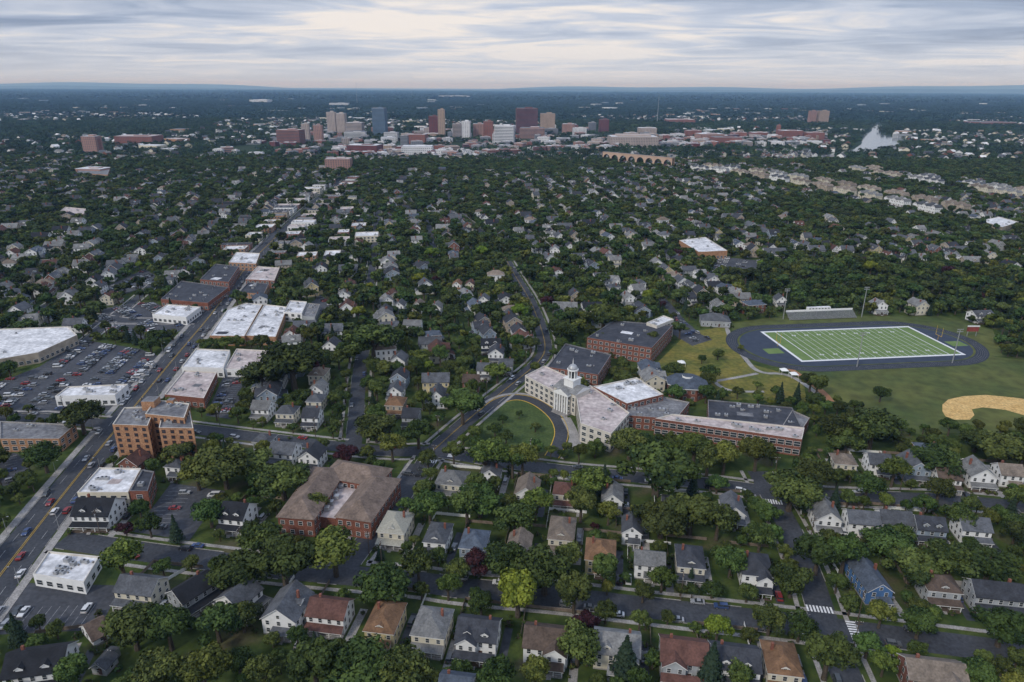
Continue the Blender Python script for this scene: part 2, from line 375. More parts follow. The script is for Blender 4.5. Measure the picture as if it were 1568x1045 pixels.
HS=[ # roof centre, w,d, kind, roof, wall, rot offset(deg), dormer, wing
(440,922,11,13,'gy','g','w',0,1,0),(505,925,12,9,'gx','rb','w',0,0,0),(590,940,9,13,'hip','ob','yl',0,1,0),(662,948,10,12,'hip','lg','cr',0,0,0),
(733,957,12,10,'gx','dg','w',0,1,-1),(838,970,13,10,'gx','br','w',0,0,1),(945,978,13,10,'gx','lg','cr',0,1,1),(1047,990,13,10,'gx','rb','gr',0,0,-1),
(1125,1000,13,10,'gx','dg','w',0,1,0),(1197,1003,9,12,'hip','ob','cr',0,1,0),(1430,1020,15,9,'gx','tan','brk',0,0,1),(365,905,10,10,'gx','g','w',75,0,0),
(293,895,12,9,'gx','bk','gr',65,0,0),(215,890,13,9,'gx','g','cr',0,0,0),(60,1005,15,11,'gx','bk','w',20,1,0),(145,958,5,9,'gx','br','w',60,0,0),(158,1008,4.5,5,'gy','g','gr',0,0,0),
(606,796,10,13,'hip','cr','cr',0,1,0),(671,812,8,12,'hip','g','w',0,1,0),(727,822,9,11,'hip','bl','bg',0,0,0),(796,825,8,9,'gy','tan','cr',0,0,0),
(861,805,9,14,'hip','tan','cr',0,1,0),(920,838,10,12,'hip','ob','yl',0,1,0),(968,800,7,10,'gy','g','w',0,0,0),(995,850,10,8,'gx','lg','w',0,0,0),
(1057,848,9,12,'hip','dg','cr',0,1,0),(1157,860,10,12,'hip','dg','w',0,0,1),(1333,878,8,15,'gy','bl','blu',8,0,0),(1440,888,10,9,'hip','br','gr',0,1,0),(1525,898,15,9,'gx','dg','gr',0,0,0),
(693,728,12,11,'hip','lg','cr',0,1,0),(752,718,8,8,'gy','g','w',0,0,0),(808,742,9,12,'gy','tan','w',0,0,0),(866,745,9,9,'hip','rb','cr',0,0,0),(938,752,8,11,'gy','lg','w',0,0,0),
(363,778,10,11,'gx','bk','w',0,1,0),(1265,780,9,11,'gy','lg','w',0,0,0),(1320,788,11,9,'gx','g','w',0,0,0),(1370,788,11,9,'gx','g','w',0,0,0),(1422,797,10,9,'gx','dg','bg',0,1,0),(1490,798,10,9,'gx','g','w',0,0,0),
(1292,700,9,9,'hip','tan','cr',0,0,0),(1345,700,9,9,'gx','g','w',0,0,0),(1400,706,10,12,'gy','g','bg',0,1,0),(1450,722,9,9,'gx','br','w',0,0,0),(1498,716,10,12,'gy','lg','w',0,1,0),(1545,716,9,9,'gx','tan','w',0,0,0),
(1122,770,8,12,'gy','g','w',0,0,0),(1030,765,8,9,'gx','dg','tn',0,0,0),
(150,772,14,12,'gx','bk','w',8,1,0),(436,683,11,10,'gx','g','w',0,0,0),(478,690,9,10,'gy','dg','w',0,0,0),(405,668,8,8,'hip','g','gr',0,0,0),(205,700,9,9,'gy','rb','brk',0,0,0),(270,706,7,7,'hip','g','w',0,0,0),
(508,524,9,10,'gy','dg','w',5,0,0),(488,567,9,11,'hip','tan','cr',5,1,0),(487,590,8,10,'gy','lg','w',5,0,0),(484,607,8,9,'hip','g','cr',5,0,0),(440,625,9,9,'hip','g','cr',5,0,0),(402,618,9,9,'gx','lg','w',5,0,0),(478,630,8,9,'gx','dg','w',5,0,0),
(611,546,9,11,'gy','g','w',5,0,0),(612,572,9,10,'gy','dg','bg',5,0,0),(606,592,8,10,'gy','g','w',5,0,0),(606,612,9,10,'hip','ob','tn',5,0,0),(630,630,8,9,'gx','dg','gr',5,0,0),(760,535,9,11,'gy','dg','w',5,0,0),(722,578,9,9,'gx','br','brk',5,0,0),(742,560,8,9,'gx','g','w',5,0,0),(775,553,8,8,'gx','g','gr',5,0,0),
(632,493,12,8,'gx','lg','w',5,0,0),(613,463,7,11,'gy','g','w',5,0,0),(641,463,7,11,'gy','tan','w',5,0,0),(669,466,7,11,'gy','lg','w',5,0,0),(865,468,18,12,'gx','lg','gr',5,0,1),(962,452,9,12,'gy','lg','w',20,0,0),(1055,452,8,10,'gx','dg','w',30,0,0),(720,432,7,10,'gy','rb','cr',5,0,0),(741,455,8,10,'gy','g','w',5,0,0),(700,432,7,10,'gy','ob','w',5,0,0),
(1095,486,20,13,'hip','g','gr',0,0,0),(400,1075,9,11,'hip','g','w',0,1,0),(700,1040,9,7,'gx','bl','w',0,0,0),(30,470,10,12,'gy','g','w',10,0,0),(22,445,10,11,'hip','g','w',10,0,0),(150,435,9,10,'gy','g','w',10,0,0),
(850,380,10,12,'gy','lg','w',5,0,0),(470,375,10,12,'gy','lg','w',5,0,0),(975,440,10,12,'gx','lg','w',25,0,0),(1185,385,22,14,'gx','g','w',10,1,1),(940,300,14,14,'gy','lg','w',5,0,0),(1195,455,8,10,'gy','g','w',5,0,0),
]
RO_['cr']=ramp_mat('shingles_cream',(.25,.24,.20),(.36,.345,.285),1.6,.9,5)
HP=[]
for i,(x,y,w,d,k,rf,wl,ro,dm,wg) in enumerate(HS):
    hh=6.2 if w<16 else 4.2
    if k!='gx' and w<9: hh=5.6
    if w<6: hh=2.6
    X,Y=G(x,y,hh+1.3); rz=AG+math.radians(ro); mb=MB()
    house(mb,w,d,hh,k,RO_[rf],WA[wl],'front' if w>6 and w<18 else None,bool(dm),w>6,wg,.75,seed=i)
    nm=WN[wl] if w>6 else 'garden_shed'
    if (x,y)==(1095,486): nm='field_house'
    mb.obj(nm,(X,Y,0),rz); HP.append((X,Y,rz,w,d))
    mark(occT,rect(X,Y,w+4,d+7,rz)); mark(occB,rect(X,Y,w+3,d+5,rz))
    if i<50 and w>6 and y>690:
        c,s=math.cos(rz),math.sin(rz); lx=w/2+2
        tf=lambda a,b:(X+a*c-b*s,Y+a*s+b*c)
        mb=MB(); q=[(*tf(a,b),.03+.004*(i%3)) for a,b in((lx-1.3,-d/2-5),(lx+1.3,-d/2-5),(lx+1.3,d/2+3),(lx-1.3,d/2+3))]
        mb.poly(q,CONC if i%2 else ASPH2)
        if i%3!=1: mb.poly([(*tf(a,b),.045) for a,b in((-w/2+.5,d/2+3.1),(w/2-2,d/2+3.1),(w/2-2,d/2+6.5),(-w/2+.5,d/2+6.5))],CONC)
        mb.obj('driveway')
        mb=MB(); fm=TRIM if i%3==0 else FENCE
        for a0,b0,a1_,b1 in((-w/2-2.2,d/2+1,-w/2-2.2,d/2+13),(-w/2-2.2,d/2+13,w/2+3.8,d/2+13)):
            p0=Vector(tf(a0,b0));p1=Vector(tf(a1_,b1));m=(p0+p1)/2;dd=p1-p0;L=dd.length;an=math.atan2(dd.y,dd.x)
            if at(occR,m.x,m.y) or at(occB,m.x,m.y): continue
            mb.box(m.x,m.y,.15,L,.06,1.25,fm,an)
            for t in range(int(L/2.4)+1): pp=p0+dd*(t*2.4/L); mb.box(pp.x,pp.y,0,.14,.14,1.6,fm,an)
        if mb.v: mb.obj('garden_fence')
variants=[]
vr=random.Random(4)
for i in range(32):
    wl=vr.choice(['w','w','w','w','cr','gr','bg','w','tn','w','yl','w','cr','brk']); rf=vr.choice(['dg','g','lg','g','br','tan','dg','bl','rb','lg','g','lg','bk','g','lg','dg'])
    w,d=vr.choice([(8,11),(9,11),(9,9),(11,9),(12,9),(8,12),(10,14),(14,9)]); k='gx' if w>d else vr.choice(['gy','hip','gy'])
    mb=MB(); house(mb,w,d,vr.choice((5.4,6.0,6.4,6.8)),k,RO_[rf],WA[wl],'front',vr.random()<.5,True,vr.choice((0,0,1,-1)) if k=='gx' else 0,vr.uniform(.6,.95),seed=100+i)
    variants.append((WN[wl],mb.mesh(WN[wl]),w,d))
# ---------------------------------------------------------------- open areas
def area(name,px,mat,z,treefree=True):
    p=ccw(PL(px)); mb=MB(); mb.poly([(a,b,z) for a,b in p],mat); mb.obj(name)
    if treefree: mark(occT,p); mark(occO,p)
    return p
area('school_lawn',[(1000,562),(1055,508),(1115,500),(1140,555),(1230,580),(1235,615),(1095,612),(1085,585),(1000,582)],GRASS2,.012)
area('front_lawn',[(742,640),(765,612),(812,612),(862,650),(868,690),(800,695),(735,690)],GRASS,.012)
area('outfield_grass',[(1215,562),(1330,562),(1510,545),(1640,560),(1640,660),(1400,665),(1330,640),(1270,612)],GRASS3,.016)
area('field_grass',[(1120,495),(1200,484),(1330,484),(1440,484),(1520,505),(1535,545),(1300,566),(1180,562),(1125,535)],GRASS3,.012)
area('baseball_infield',[(1443,630),(1443,620),(1452,612),(1475,607),(1510,605),(1560,610),(1640,625),(1640,655),(1568,636),(1540,628),(1505,624),(1488,627),(1492,636),(1485,643),(1462,643),(1448,638)],CLAY,.022)
def ribbon(name,px,w,mat,z):
    p=smooth([Vector(q) for q in PL(px)]); r=dict(s=resample(p,3)); r['n']=normals(r['s'])
    mb=MB(); strip(mb,r,-w/2,w/2,z,mat); mb.obj(name); mark_road(r,occT,w/2+1); return r
ribbon('footpath',[(1112,498),(1118,520),(1140,548),(1160,572),(1205,572),(1235,590),(1262,612)],3,CONC,.03)
ribbon('dirt_path',[(1205,562),(1235,582),(1262,602),(1272,615)],4,DIRT,.026)
ribbon('footpath',[(1085,575),(1110,600),(1170,600)],2.5,CONC,.034)
ribbon('footpath',[(1090,585),(1130,578),(1160,572)],2.5,CONC,.038)
dr=ribbon('school_driveway',[(742,632),(760,615),(790,607),(820,614),(850,636),(862,660),(855,684),(845,700)],6.5,ASPH,.04)
mb=MB(); strip(mb,dr,-3.6,-3.2,.15,YPAINT,None,.15); strip(mb,dr,3.1,3.4,.15,YPAINT,None,.15); strip(mb,dr,4,6,.1,CONC,None,.1); mb.obj('driveway_kerb')
ribbon('footpath',[(866,640),(878,662),(885,690)],5,CONC,.05)
# ---------------------------------------------------------------- football field and track
fc=Vector((233,430)); fa=math.radians(6.9); fx=Vector((math.cos(fa),math.sin(fa))); fy=Vector((-math.sin(fa),math.cos(fa)))
def FP(a,b): p=fc+fx*a+fy*b; return (p.x,p.y)
def oval(hl,hw,n=28):
    o=[]
    for k in range(n+1): t=-math.pi/2+math.pi*k/n; o.append((hl-hw+hw*math.cos(t),hw*math.sin(t)))
    for k in range(n+1): t=math.pi/2+math.pi*k/n; o.append((-(hl-hw)+hw*math.cos(t),hw*math.sin(t)))
    return o
tc=Vector((229,428))
def TP(a,b,z): p=tc+fx*a+fy*b; return (p.x,p.y,z)
mb=MB(); mb.poly([TP(a,b,.05) for a,b in oval(86,43)],TRACK)
for k in range(1,6):
    o=oval(86-k*1.22,43-k*1.22,20);i_=oval(86-k*1.22-.06,43-k*1.22-.06,20)
    for j in range(len(o)):
        q=(j+1)%len(o); mb.poly([TP(*o[j],.07),TP(*o[q],.07),TP(*i_[q],.07),TP(*i_[j],.07)],WPAINT2)
mb.obj('running_track'); mark(occT,[TP(a,b,0)[:2] for a,b in oval(92,49)]); mark(occO,[TP(a,b,0)[:2] for a,b in oval(92,49)])
mb=MB(); mb.poly([TP(a,b,.08) for a,b in oval(78.5,35.5)],GRASS3); mb.poly([TP(a,b,.09) for a,b in oval(77,34.6)],TURFB)
def fr(a0,a1_,b0,b1,z,m): mb.poly([(*FP(a0,b0),z),(*FP(a1_,b0),z),(*FP(a1_,b1),z),(*FP(a0,b1),z)],m)
fr(-55,55,-27,27,.11,TURF)
for s in(-1,1):
    fr(-56,56,s*26.2,s*28.3,.14,WPAINT); fr(s*54.2,s*56,-27,27,.16,WPAINT); fr(s*45.5,s*46.1,-26,26,.17,WPAINT)
    fr(s*59,s*70,-13,-4,.11,TURF)
for k in range(-9,10): fr(k*4.572-.13,k*4.572+.13,-26,26,.135,WPAINT)
for k in range(-45,46):
    for b in(-8,8,-24.5,24.5): fr(k*.97-.07,k*.97+.07,b-.35,b+.35,.13,WPAINT)
for k in range(-4,5):
    for b in(-18,18):
        fr(k*9.144-1.3,k*9.144-.5,b-.9,b+.9,.15,WPAINT); fr(k*9.144+.5,k*9.144+1.3,b-.9,b+.9,.15,WPAINT)
mb.obj('football_field')
for s in(-1,1):
    mb=MB(); x=s*57.5
    for p,q,z0,z1 in((x,0,0,3),(x,-2.8,3,9.5),(x,2.8,3,9.5)): X,Y=FP(p,q); mb.cyl(X,Y,z0,z1,.14,.1,YPAINT,6)
    X,Y=FP(x,0); mb.box(X,Y,3,.2,5.8,.2,YPAINT,fa); mb.obj('goal_post')
for (x,y,h) in((1199,489,23),(1319,486,23),(1312,562,22),(1458,556,22)):
    X,Y=G(x,y); mb=MB(); mb.cyl(X,Y,0,h,.35,.2,METAL,8)
    for z in(h-.2,h-1.6):
        mb.box(X,Y,z,4,.2,.2,METAL,fa)
        for k in range(4): mb.box(X-1.5+k,Y-.25,z+.2,.6,.35,.5,METAL,fa)
    mb.obj('floodlight_mast')
A=Vector(G(1209,491));B=Vector(G(1312,487)); L=(B-A).length; ang=math.atan2((B-A).y,(B-A).x); mb=MB(); mb.T=Matrix.Translation((A.x,A.y,0))@Matrix.Rotation(ang,4,'Z')
for k in range(9): mb.box(L/2,k*.75,.5+k*.46,L,.6,.1,METAL); mb.box(L/2,k*.75+.3,.2+k*.46,L,.06,.4,TRIM)
for k in range(12): mb.box(L*(k+.5)/12,6.4,0,.15,.15,4.6,METAL)
for k in range(10): mb.box(L*(k+.5)/10,3.2,.6,1.0,6.2,.05,CONC)
mb.box(L/2,6.9,4.2,L,.1,1.4,TRIM); mb.box(L/2,8.4,3.9,18,2.6,3.0,TRIM,top=WROOF); windows(mb,(L/2-8.6,7.1),(L/2+8.6,7.1),4.4,2.4,1,1.6,1.2,2.2); mb.obj('bleachers')
mark(occT,[tuple((mb.T@Vector(p))[:2]) for p in((-3,-4,0),(L+3,-4,0),(L+3,12,0),(-3,12,0))])
X,Y=G(1487,515); mb=MB(); mb.box(X-3,Y,0,.4,.4,7,METAL); mb.box(X+3,Y,0,.4,.4,7,METAL); mb.box(X,Y-.1,3.5,8,.4,3.4,WA['red']); mb.box(X,Y-.33,6.95,8.2,.5,.8,TRIM); mb.obj('scoreboard')
for (x,y) in((1200,572),(1215,578),(1043,560)):
    X,Y=G(x,y); mb=MB()
    for sx in(-2,2):
        for sy in(-2,2): mb.cyl(X+sx,Y+sy,0,2.3,.07,.07,TRIM,6)
    for s in range(4):
        c=[(-2.2,-2.2),(2.2,-2.2),(2.2,2.2),(-2.2,2.2)]; a,b=c[s],c[(s+1)%4]; mb.poly([(X+a[0],Y+a[1],2.3),(X+b[0],Y+b[1],2.3),(X,Y,3.6)],TRIM)
    mb.obj('canopy_tent')
# ---------------------------------------------------------------- school
W3=dict(ww=2.2,wh=1.7,gap=3.6)
flat('school_wing',[(899,517),(998,533),(1030,498),(940,491)],11,BRICK,DROOF,3,hvac=6,**W3)
flat('school_wing',[(990,494),(1006,499),(1032,489),(1016,483)],12.5,STONE,WROOF,3,hvac=2,**W3)
flat('school_wing',[(866,526),(936,543),(916,574),(838,562)],9.5,BRICK,DROOF,3,hvac=6,**W3)
flat('school_wing',[(804,575),(857,603),(889,585),(834,560)],10,STONE,PROOF,3,hvac=3,**W3)
flat('school_wing',[(889,648),(936,664),(964,632),(904,590),(882,604)],10,STONE,PROOF,3,hvac=4,**W3)
flat('school_wing',[(908,592),(975,578),(1016,604),(960,618)],10.5,BRICK,WROOF,3,hvac=6,**W3)
flat('school_wing',[(960,636),(1035,642),(1056,616),(1008,606),(962,616)],7.5,BRICK,GROOF,2,hvac=8,**W3)
flat('school_wing',[(1003,641),(1228,673),(1232,655),(1030,634)],9,BRICK,PROOF,2,hvac=12,ww=2.8,wh=2.4,gap=3.4)
flat('school_wing',[(1085,640),(1228,654),(1213,624),(1084,612)],7,BRICK,DROOF,2,hvac=10,**W3)
flat('school_wing',[(1196,655),(1228,658),(1240,640),(1213,628)],6.5,BRICK,GROOF,1,hvac=2)
cx,cy=G(876,596,11); mb=MB(); mb.T=Matrix.Translation((cx,cy,0))@Matrix.Rotation(math.radians(-45),4,'Z')
mb.box(0,0,0,15,12,12,STONE)
mb.sect([(-6.6,12),(6.6,12),(0,14.4)],-7.8,7.8,RO_['lg'],'x',TRIM)
mb.sect([(-4.8,11.6),(4.8,11.6),(0,13.9)],-9.3,-5,RO_['lg'],'y',TRIM)
mb.box(0,-7.7,10.6,9.6,3.2,1.0,TRIM); mb.box(0,-7.7,0,10.4,3.4,1.0,CONC)
for i in range(6): mb.cyl(-4.2+i*1.68,-8.7,1.0,10.6,.5,.42,TRIM,12)
for i in range(5): mb.box(0,-9.6-.35*i,0,9,.35,.8-.15*i,CONC)
windows(mb,(-4.5,-6.0),(4.5,-6.0),1,9,3,1.2,1.9,2.2); windows(mb,(-7.5,-6.0),(-4.7,-6.0),1,9,3,1.2,1.9,2.2); windows(mb,(4.7,-6.0),(7.5,-6.0),1,9,3,1.2,1.9,2.2)
mb.box(0,0,12,6.2,6.2,5.2,TRIM); mb.box(0,0,17.2,7,7,.5,TRIM)
for k in range(8): a=k*math.pi/4+.39; mb.cyl(2.3*math.cos(a),2.3*math.sin(a),17.7,22,.33,.28,TRIM,6)
mb.cyl(0,0,17.7,22,1.6,1.6,GLASS,8); mb.cyl(0,0,22,22.6,3,3,TRIM,12)
for k in range(5): a0=k*math.pi/10;a1_=(k+1)*math.pi/10; mb.cyl(0,0,22.6+2.6*math.sin(a0),22.6+2.6*math.sin(a1_),2.5*math.cos(a0)+.05,2.5*math.cos(a1_)+.05,METAL,12)
mb.cyl(0,0,25.2,28.5,.25,.05,TRIM,6); mb.obj('school_portico_and_cupola')
mark(occT,rect(cx,cy,24,26,math.radians(-45)));mark(occB,rect(cx,cy,24,26,math.radians(-45)))
ox,oy=G(1052,583,8); mb=MB(); P8=[(ox+11*math.cos(a*math.pi/4+.3),oy+11*math.sin(a*math.pi/4+.3)) for a in range(8)]
mb.prism(P8,0,7.5,BRICK,GROOF)
P8o=[(ox+12*math.cos(a*math.pi/4+.3),oy+12*math.sin(a*math.pi/4+.3)) for a in range(8)];P8i=[(ox+3*math.cos(a*math.pi/4+.3),oy+3*math.sin(a*math.pi/4+.3)) for a in range(8)]
for i in range(8):
    j=(i+1)%8; mb.poly([(*P8o[i],7.6),(*P8o[j],7.6),(*P8i[j],10.2),(*P8i[i],10.2)],RO_['bl']); mb.poly([(*P8o[i],7.2),(*P8o[j],7.2),(*P8o[j],7.6),(*P8o[i],7.6)],TRIM)
    windows(mb,P8[i],P8[j],0,7.2,2,1.6,1.6,2.8)
mb.prism(P8i,10.2,11.2,TRIM,RO_['bl']); mb.obj('school_octagon_hall'); mark(occT,P8o); mark(occB,P8o)
# ---------------------------------------------------------------- commercial buildings (roof outline)
C=dict(ww=2.2,wh=1.8,gap=3.6)
B_=[('supermarket',[(-60,506),(104,500),(118,513),(58,540),(-60,560)],7,WA['tn'],WROOF,1,5),
('store_building',[(84,607),(176,605),(196,588),(104,592)],6,WA['w'],WROOF,1,5),
('store_building',[(233,481),(285,486),(307,470),(256,466)],6,WA['w'],WROOF,1,6),
('brick_store',[(246,458),(318,464),(350,440),(278,430)],6,BRICK,DROOF,1,8),
('brick_store',[(306,428),(350,432),(366,408),(330,404)],8,BRICK,DROOF,2,4),
('brick_store',[(350,402),(392,404),(398,388),(362,386)],7,BRICKT,WROOF,2,4),
('store_building',[(321,514),(374,515),(402,466),(376,464),(348,474)],7,BRICKT,WROOF,1,8),
('store_building',[(376,514),(422,516),(440,470),(405,466)],6.3,BRICKT,WROOF,1,8),
('store_building',[(434,478),(462,480),(470,462),(444,460)],7,WA['w'],WROOF,2,4),('store_building',[(462,484),(482,486),(490,466),(472,464)],6,WA['gr'],GROOF,1,3),
('store_building',[(278,562),(342,564),(352,536),(300,534)],6,WA['w'],WROOF,1,4),('store_building',[(344,565),(392,566),(412,537),(362,534)],5,WA['w'],PROOF,1,4),
('brick_store',[(252,604),(312,610),(332,570),(282,567)],6,BRICK,PROOF,1,5),
('brick_store',[(366,448),(404,450),(412,434),(380,432)],7,BRICKT,DROOF,2,3),('brick_store',[(376,428),(420,430),(428,410),(394,408)],7,BRICK,PROOF,2,3),
('store_building',[(118,754),(196,754),(216,717),(152,716)],8,WA['cr'],WROOF,2,6),('brick_store',[(198,752),(226,752),(236,722),(218,719)],8.4,BRICK,DROOF,2,1),
('store_building',[(50,879),(128,892),(152,852),(74,844)],5,WA['w'],WROOF,1,7),
('brick_store',[(0,672),(90,672),(116,650),(0,645)],7,BRICKT,GROOF,2,2),
('brick_hall',[(1040,368),(1070,386),(1114,384),(1080,363)],8,BRICKT,WROOF,1,5),('long_hall',[(1500,338),(1535,348),(1560,340),(1530,332)],8,WA['tn'],WROOF,1,3),
('store_building',[(90,325),(128,328),(132,320),(100,317)],7,WA['tn'],PROOF,1,3),('brick_hall',[(118,265),(165,268),(168,259),(122,257)],8,BRICKT,GROOF,2,3)]
for nm,p,h,w,r,f,hv in B_: flat(nm,p,h,w,r,f,hvac=hv,**C)
sr=random.Random(9)
for av,ymax in((R[2],9999),(R[10],1250)):
    s,N=av['s'],av['n']
    for sg in(-1,1):
        i=0
        while i<len(s)-6:
            wln=sr.choice((2,3,3,4)); p0=s[i]
            if p0.y<520 or p0.y>ymax or sr.random()<(.12 if p0.y<900 else .5): i+=1; continue
            dep=sr.uniform(14,30); o1=sg*(av['w']/2+5); a=s[i]+N[i]*o1; b=s[i+wln]+N[i+wln]*o1; b=a+(b-a)*.97; c=b+N[i]*sg*dep; d=a+N[i]*sg*dep
            m=(a+b+c+d)/4
            if not any(dil(q.x,q.y,3,occB) for q in(a,b,c,d,m)):
                flat(sr.choice(('store_building','brick_store')),[tuple(a),tuple(b),tuple(c),tuple(d)],sr.uniform(5,9),sr.choice([BRICK,BRICKT,WA['w'],WA['cr'],WA['tn']]),sr.choice([WROOF,PROOF,GROOF,DROOF]),2,hvac=3,world=True,**C)
            i+=wln
for _ in range(60):
    x=sr.uniform(440,600);y=sr.uniform(300,398); X,Y=G(x,y); w,d=sr.uniform(12,26),sr.uniform(12,24); q=rect(X,Y,w,d,.165)
    if any(dil(a,b,2,occB) or at(occR,a,b) for a,b in q+[(X,Y)]): continue
    flat('store_building',q,sr.uniform(5,9),sr.choice([WA['w'],WA['cr'],BRICK,BRICKT]),sr.choice([WROOF,WROOF,PROOF,GROOF]),2,hvac=3,world=True,**C)
for p,h in(([(172,650),(226,652),(238,622),(190,624)],18),([(222,634),(282,640),(290,618),(238,612)],19.5),([(243,655),(296,656),(290,626),(250,628)],17)):
    flat('apartment_block',p,h,BRICKT,GROOF,6,hvac=3,cop=STONE,ww=1.6,wh=1.5,gap=3.1,frame=WA['brk'])
X,Y=G(232,620,19); mb=MB(); mb.box(X,Y,16,6,6,6,BRICKT,top=GROOF); mb.box(X+8,Y+3,17,3,3,3.5,BRICKT,top=GROOF); mb.obj('lift_tower')
for x0,y0 in((262,690),(278,690)):
    X,Y=G(x0,y0); mb=MB()
    for f in range(1,6): mb.box(X,Y,f*2.85,3,1.6,.2,CONC,-.1); mb.box(X,Y-.75,f*2.85+.2,3,.06,1.0,METAL,-.1)
    mb.obj('balcony_stack')
def hipbar(mb,p,q,w,h,roof,wall,fl=2):
    p=Vector(p);q=Vector(q);L=(q-p).length;d=(q-p)/L; T=mb.T
    mb.T=Matrix.Translation(((p.x+q.x)/2,(p.y+q.y)/2,0))@Matrix.Rotation(math.atan2(d.y,d.x),4,'Z')
    mb.box(0,0,0,L,w,h,wall); a,b=L/2+.6,w/2+.6; rz=h+b*.55
    e=[(-a,-b,h),(a,-b,h),(a,b,h),(-a,b,h)]; r0,r1=(-a+b,0,rz),(a-b,0,rz)
    for f in([e[0],e[1],r1,r0],[e[1],e[2],r1],[e[2],e[3],r0,r1],[e[3],e[0],r0]): mb.poly([(x,y,z+.03) for x,y,z in f],roof)
    for A_,B__ in(((-L/2,-w/2),(L/2,-w/2)),((L/2,-w/2),(L/2,w/2)),((L/2,w/2),(-L/2,w/2)),((-L/2,w/2),(-L/2,-w/2))): windows(mb,A_,B__,0,h,fl,1.5,1.6,3)
    mb.T=T
mb=MB(); BRR=ramp_mat('brown_shingles',(.135,.10,.08),(.20,.15,.12),1.2,.9,scale2=.3)
h=8
q=[G(452,790,9),G(505,714,9),G(588,728,9),G(540,792,9)]
hipbar(mb,q[0],q[1],14,h,BRR,BRICK); hipbar(mb,q[1],q[2],14,h-.05,BRR,BRICK); hipbar(mb,q[2],q[3],14,h+.05,BRR,BRICK)
ctr=Vector(G(518,756,6))
mb.prism(ccw([G(478,790,5),G(520,735,5),G(562,740,5),G(520,795,5)]),0,5,BRICK,PROOF)
for k in range(5): mb.box(ctr.x-3+random.uniform(-2,2)+k*.6,ctr.y-10+k*4,5,2,2,1.6,METAL)
mb.obj('u_shaped_school'); P=ccw(PL([(430,805),(500,705),(602,722),(556,815)],4)); mark(occT,P); mark(occB,P)
print('built manual',time.time()-T0)
# ---------------------------------------------------------------- forest zones (no houses)
for z in([(1190,478),(1115,440),(1180,395),(1300,400),(1568,420),(1700,470),(1700,560),(1560,560),(1520,490),(1400,470)],
 [(1540,560),(1700,560),(1700,720),(1568,705),(1480,690),(1390,660),(1480,660),(1568,640)],
 [(1080,256),(1080,248),(1640,248),(1640,296),(1400,270),(1250,256)],[(180,262),(950,262),(950,250),(180,250)],
 [(1180,300),(1300,322),(1440,345),(1440,352),(1280,336),(1180,318)],
 [(1240,640),(1300,640),(1400,680),(1480,700),(1260,690)]):
    mark(occF,ccw(PL(z)))
# ---------------------------------------------------------------- townhouse rows (before the neighbourhood fills in)
hr=random.Random(3)
THS=[]
for wl,rf in(('w','lg'),('tn','tan'),('cr','lg'),('cr','tan'),('w','g')):
    mb=MB()
    for j in range(5):
        mb.T=Matrix.Translation((j*7.6-15,(j%2)*1.5,0)); house(mb,7.5,13,8.5+.5*(j%2),'gx' if j%2 else 'gy',RO_[rf],WA[wl],None,False,False,0,.75,seed=j)
    THS.append(mb.mesh('townhouse_row'))
def rowline(px,n,off=0,gap=40):
    p=resample([Vector(G(a,b)) for a,b in px],43)
    for i in range(len(p)-1):
        d=p[i+1]-p[i]; nn=Vector((-d.y,d.x)).normalized()
        for o in range(n):
            c=(p[i]+p[i+1])/2+nn*(o*gap+off); an=math.atan2(d.y,d.x)
            if hr.random()<.06: continue
            inst('townhouse_row',hr.choice(THS),c.x,c.y,an+hr.uniform(-.05,.05)); mark(occT,rect(c.x,c.y,46,20,an)); mark(occB,rect(c.x,c.y,46,20,an)); mark(occT,rect(c.x,c.y-26,44,44,0))
rowline([(1050,262),(1110,268),(1200,282),(1300,302),(1430,330)],2,14,48)
rowline([(1290,262),(1370,276),(1470,292),(1600,312)],2,14,40)
# ---------------------------------------------------------------- neighbourhood houses
nh=0
for k in range(-17,18):
    for sg in(-1,1):
        q=-60.0
        while q<1420:
            q+=hr.uniform(13,19)
            p=SG(k,q,sg*(16.5+hr.uniform(-3,4.5)))
            if abs(p.x)>p.y*.86+60 or p.y<305: continue
            if p.x>-60 and p.y<330: continue
            wood=math.sin(p.x/97+2)+math.sin(p.y/71+p.x/160)+math.sin((p.x-p.y)/133)
            if hr.random()<(.2 if p.y<600 else .4 if p.y<950 else .55)+.17*wood: continue
            rz=math.atan2(a1.y,a1.x)+(-math.pi/2 if sg>0 else math.pi/2)
            nm,me,w,d=hr.choice(variants)
            R_=rect(p.x,p.y,w+1,d+1,rz)
            if any(at(occB,*c) or at(occT,*c) or at(occO,*c) or at(occF,*c) for c in R_+[(p.x,p.y)]): continue
            s_=hr.uniform(.9,1.15); inst(nm,me,p.x,p.y,rz+hr.gauss(0,.1)+(math.pi/2 if hr.random()<.2 else 0),(s_,s_*hr.uniform(.9,1.15),s_*hr.uniform(.95,1.12))); nh+=1; mark(occB,rect(p.x,p.y,w-.5,d-.5,rz)); mark(occT,rect(p.x,p.y,w+1.5,d+1.5,rz))
for (x,y) in((-215,185),(-190,150),(175,150),(205,190),(215,230),(235,262),(-235,240),(190,275)):
    nm,me,w,d=hr.choice(variants); inst(nm,me,x,y,AG); mark(occT,rect(x,y,w+3,d+4,AG)); mark(occB,rect(x,y,w+2,d+2,AG))
print('houses',nh,time.time()-T0)
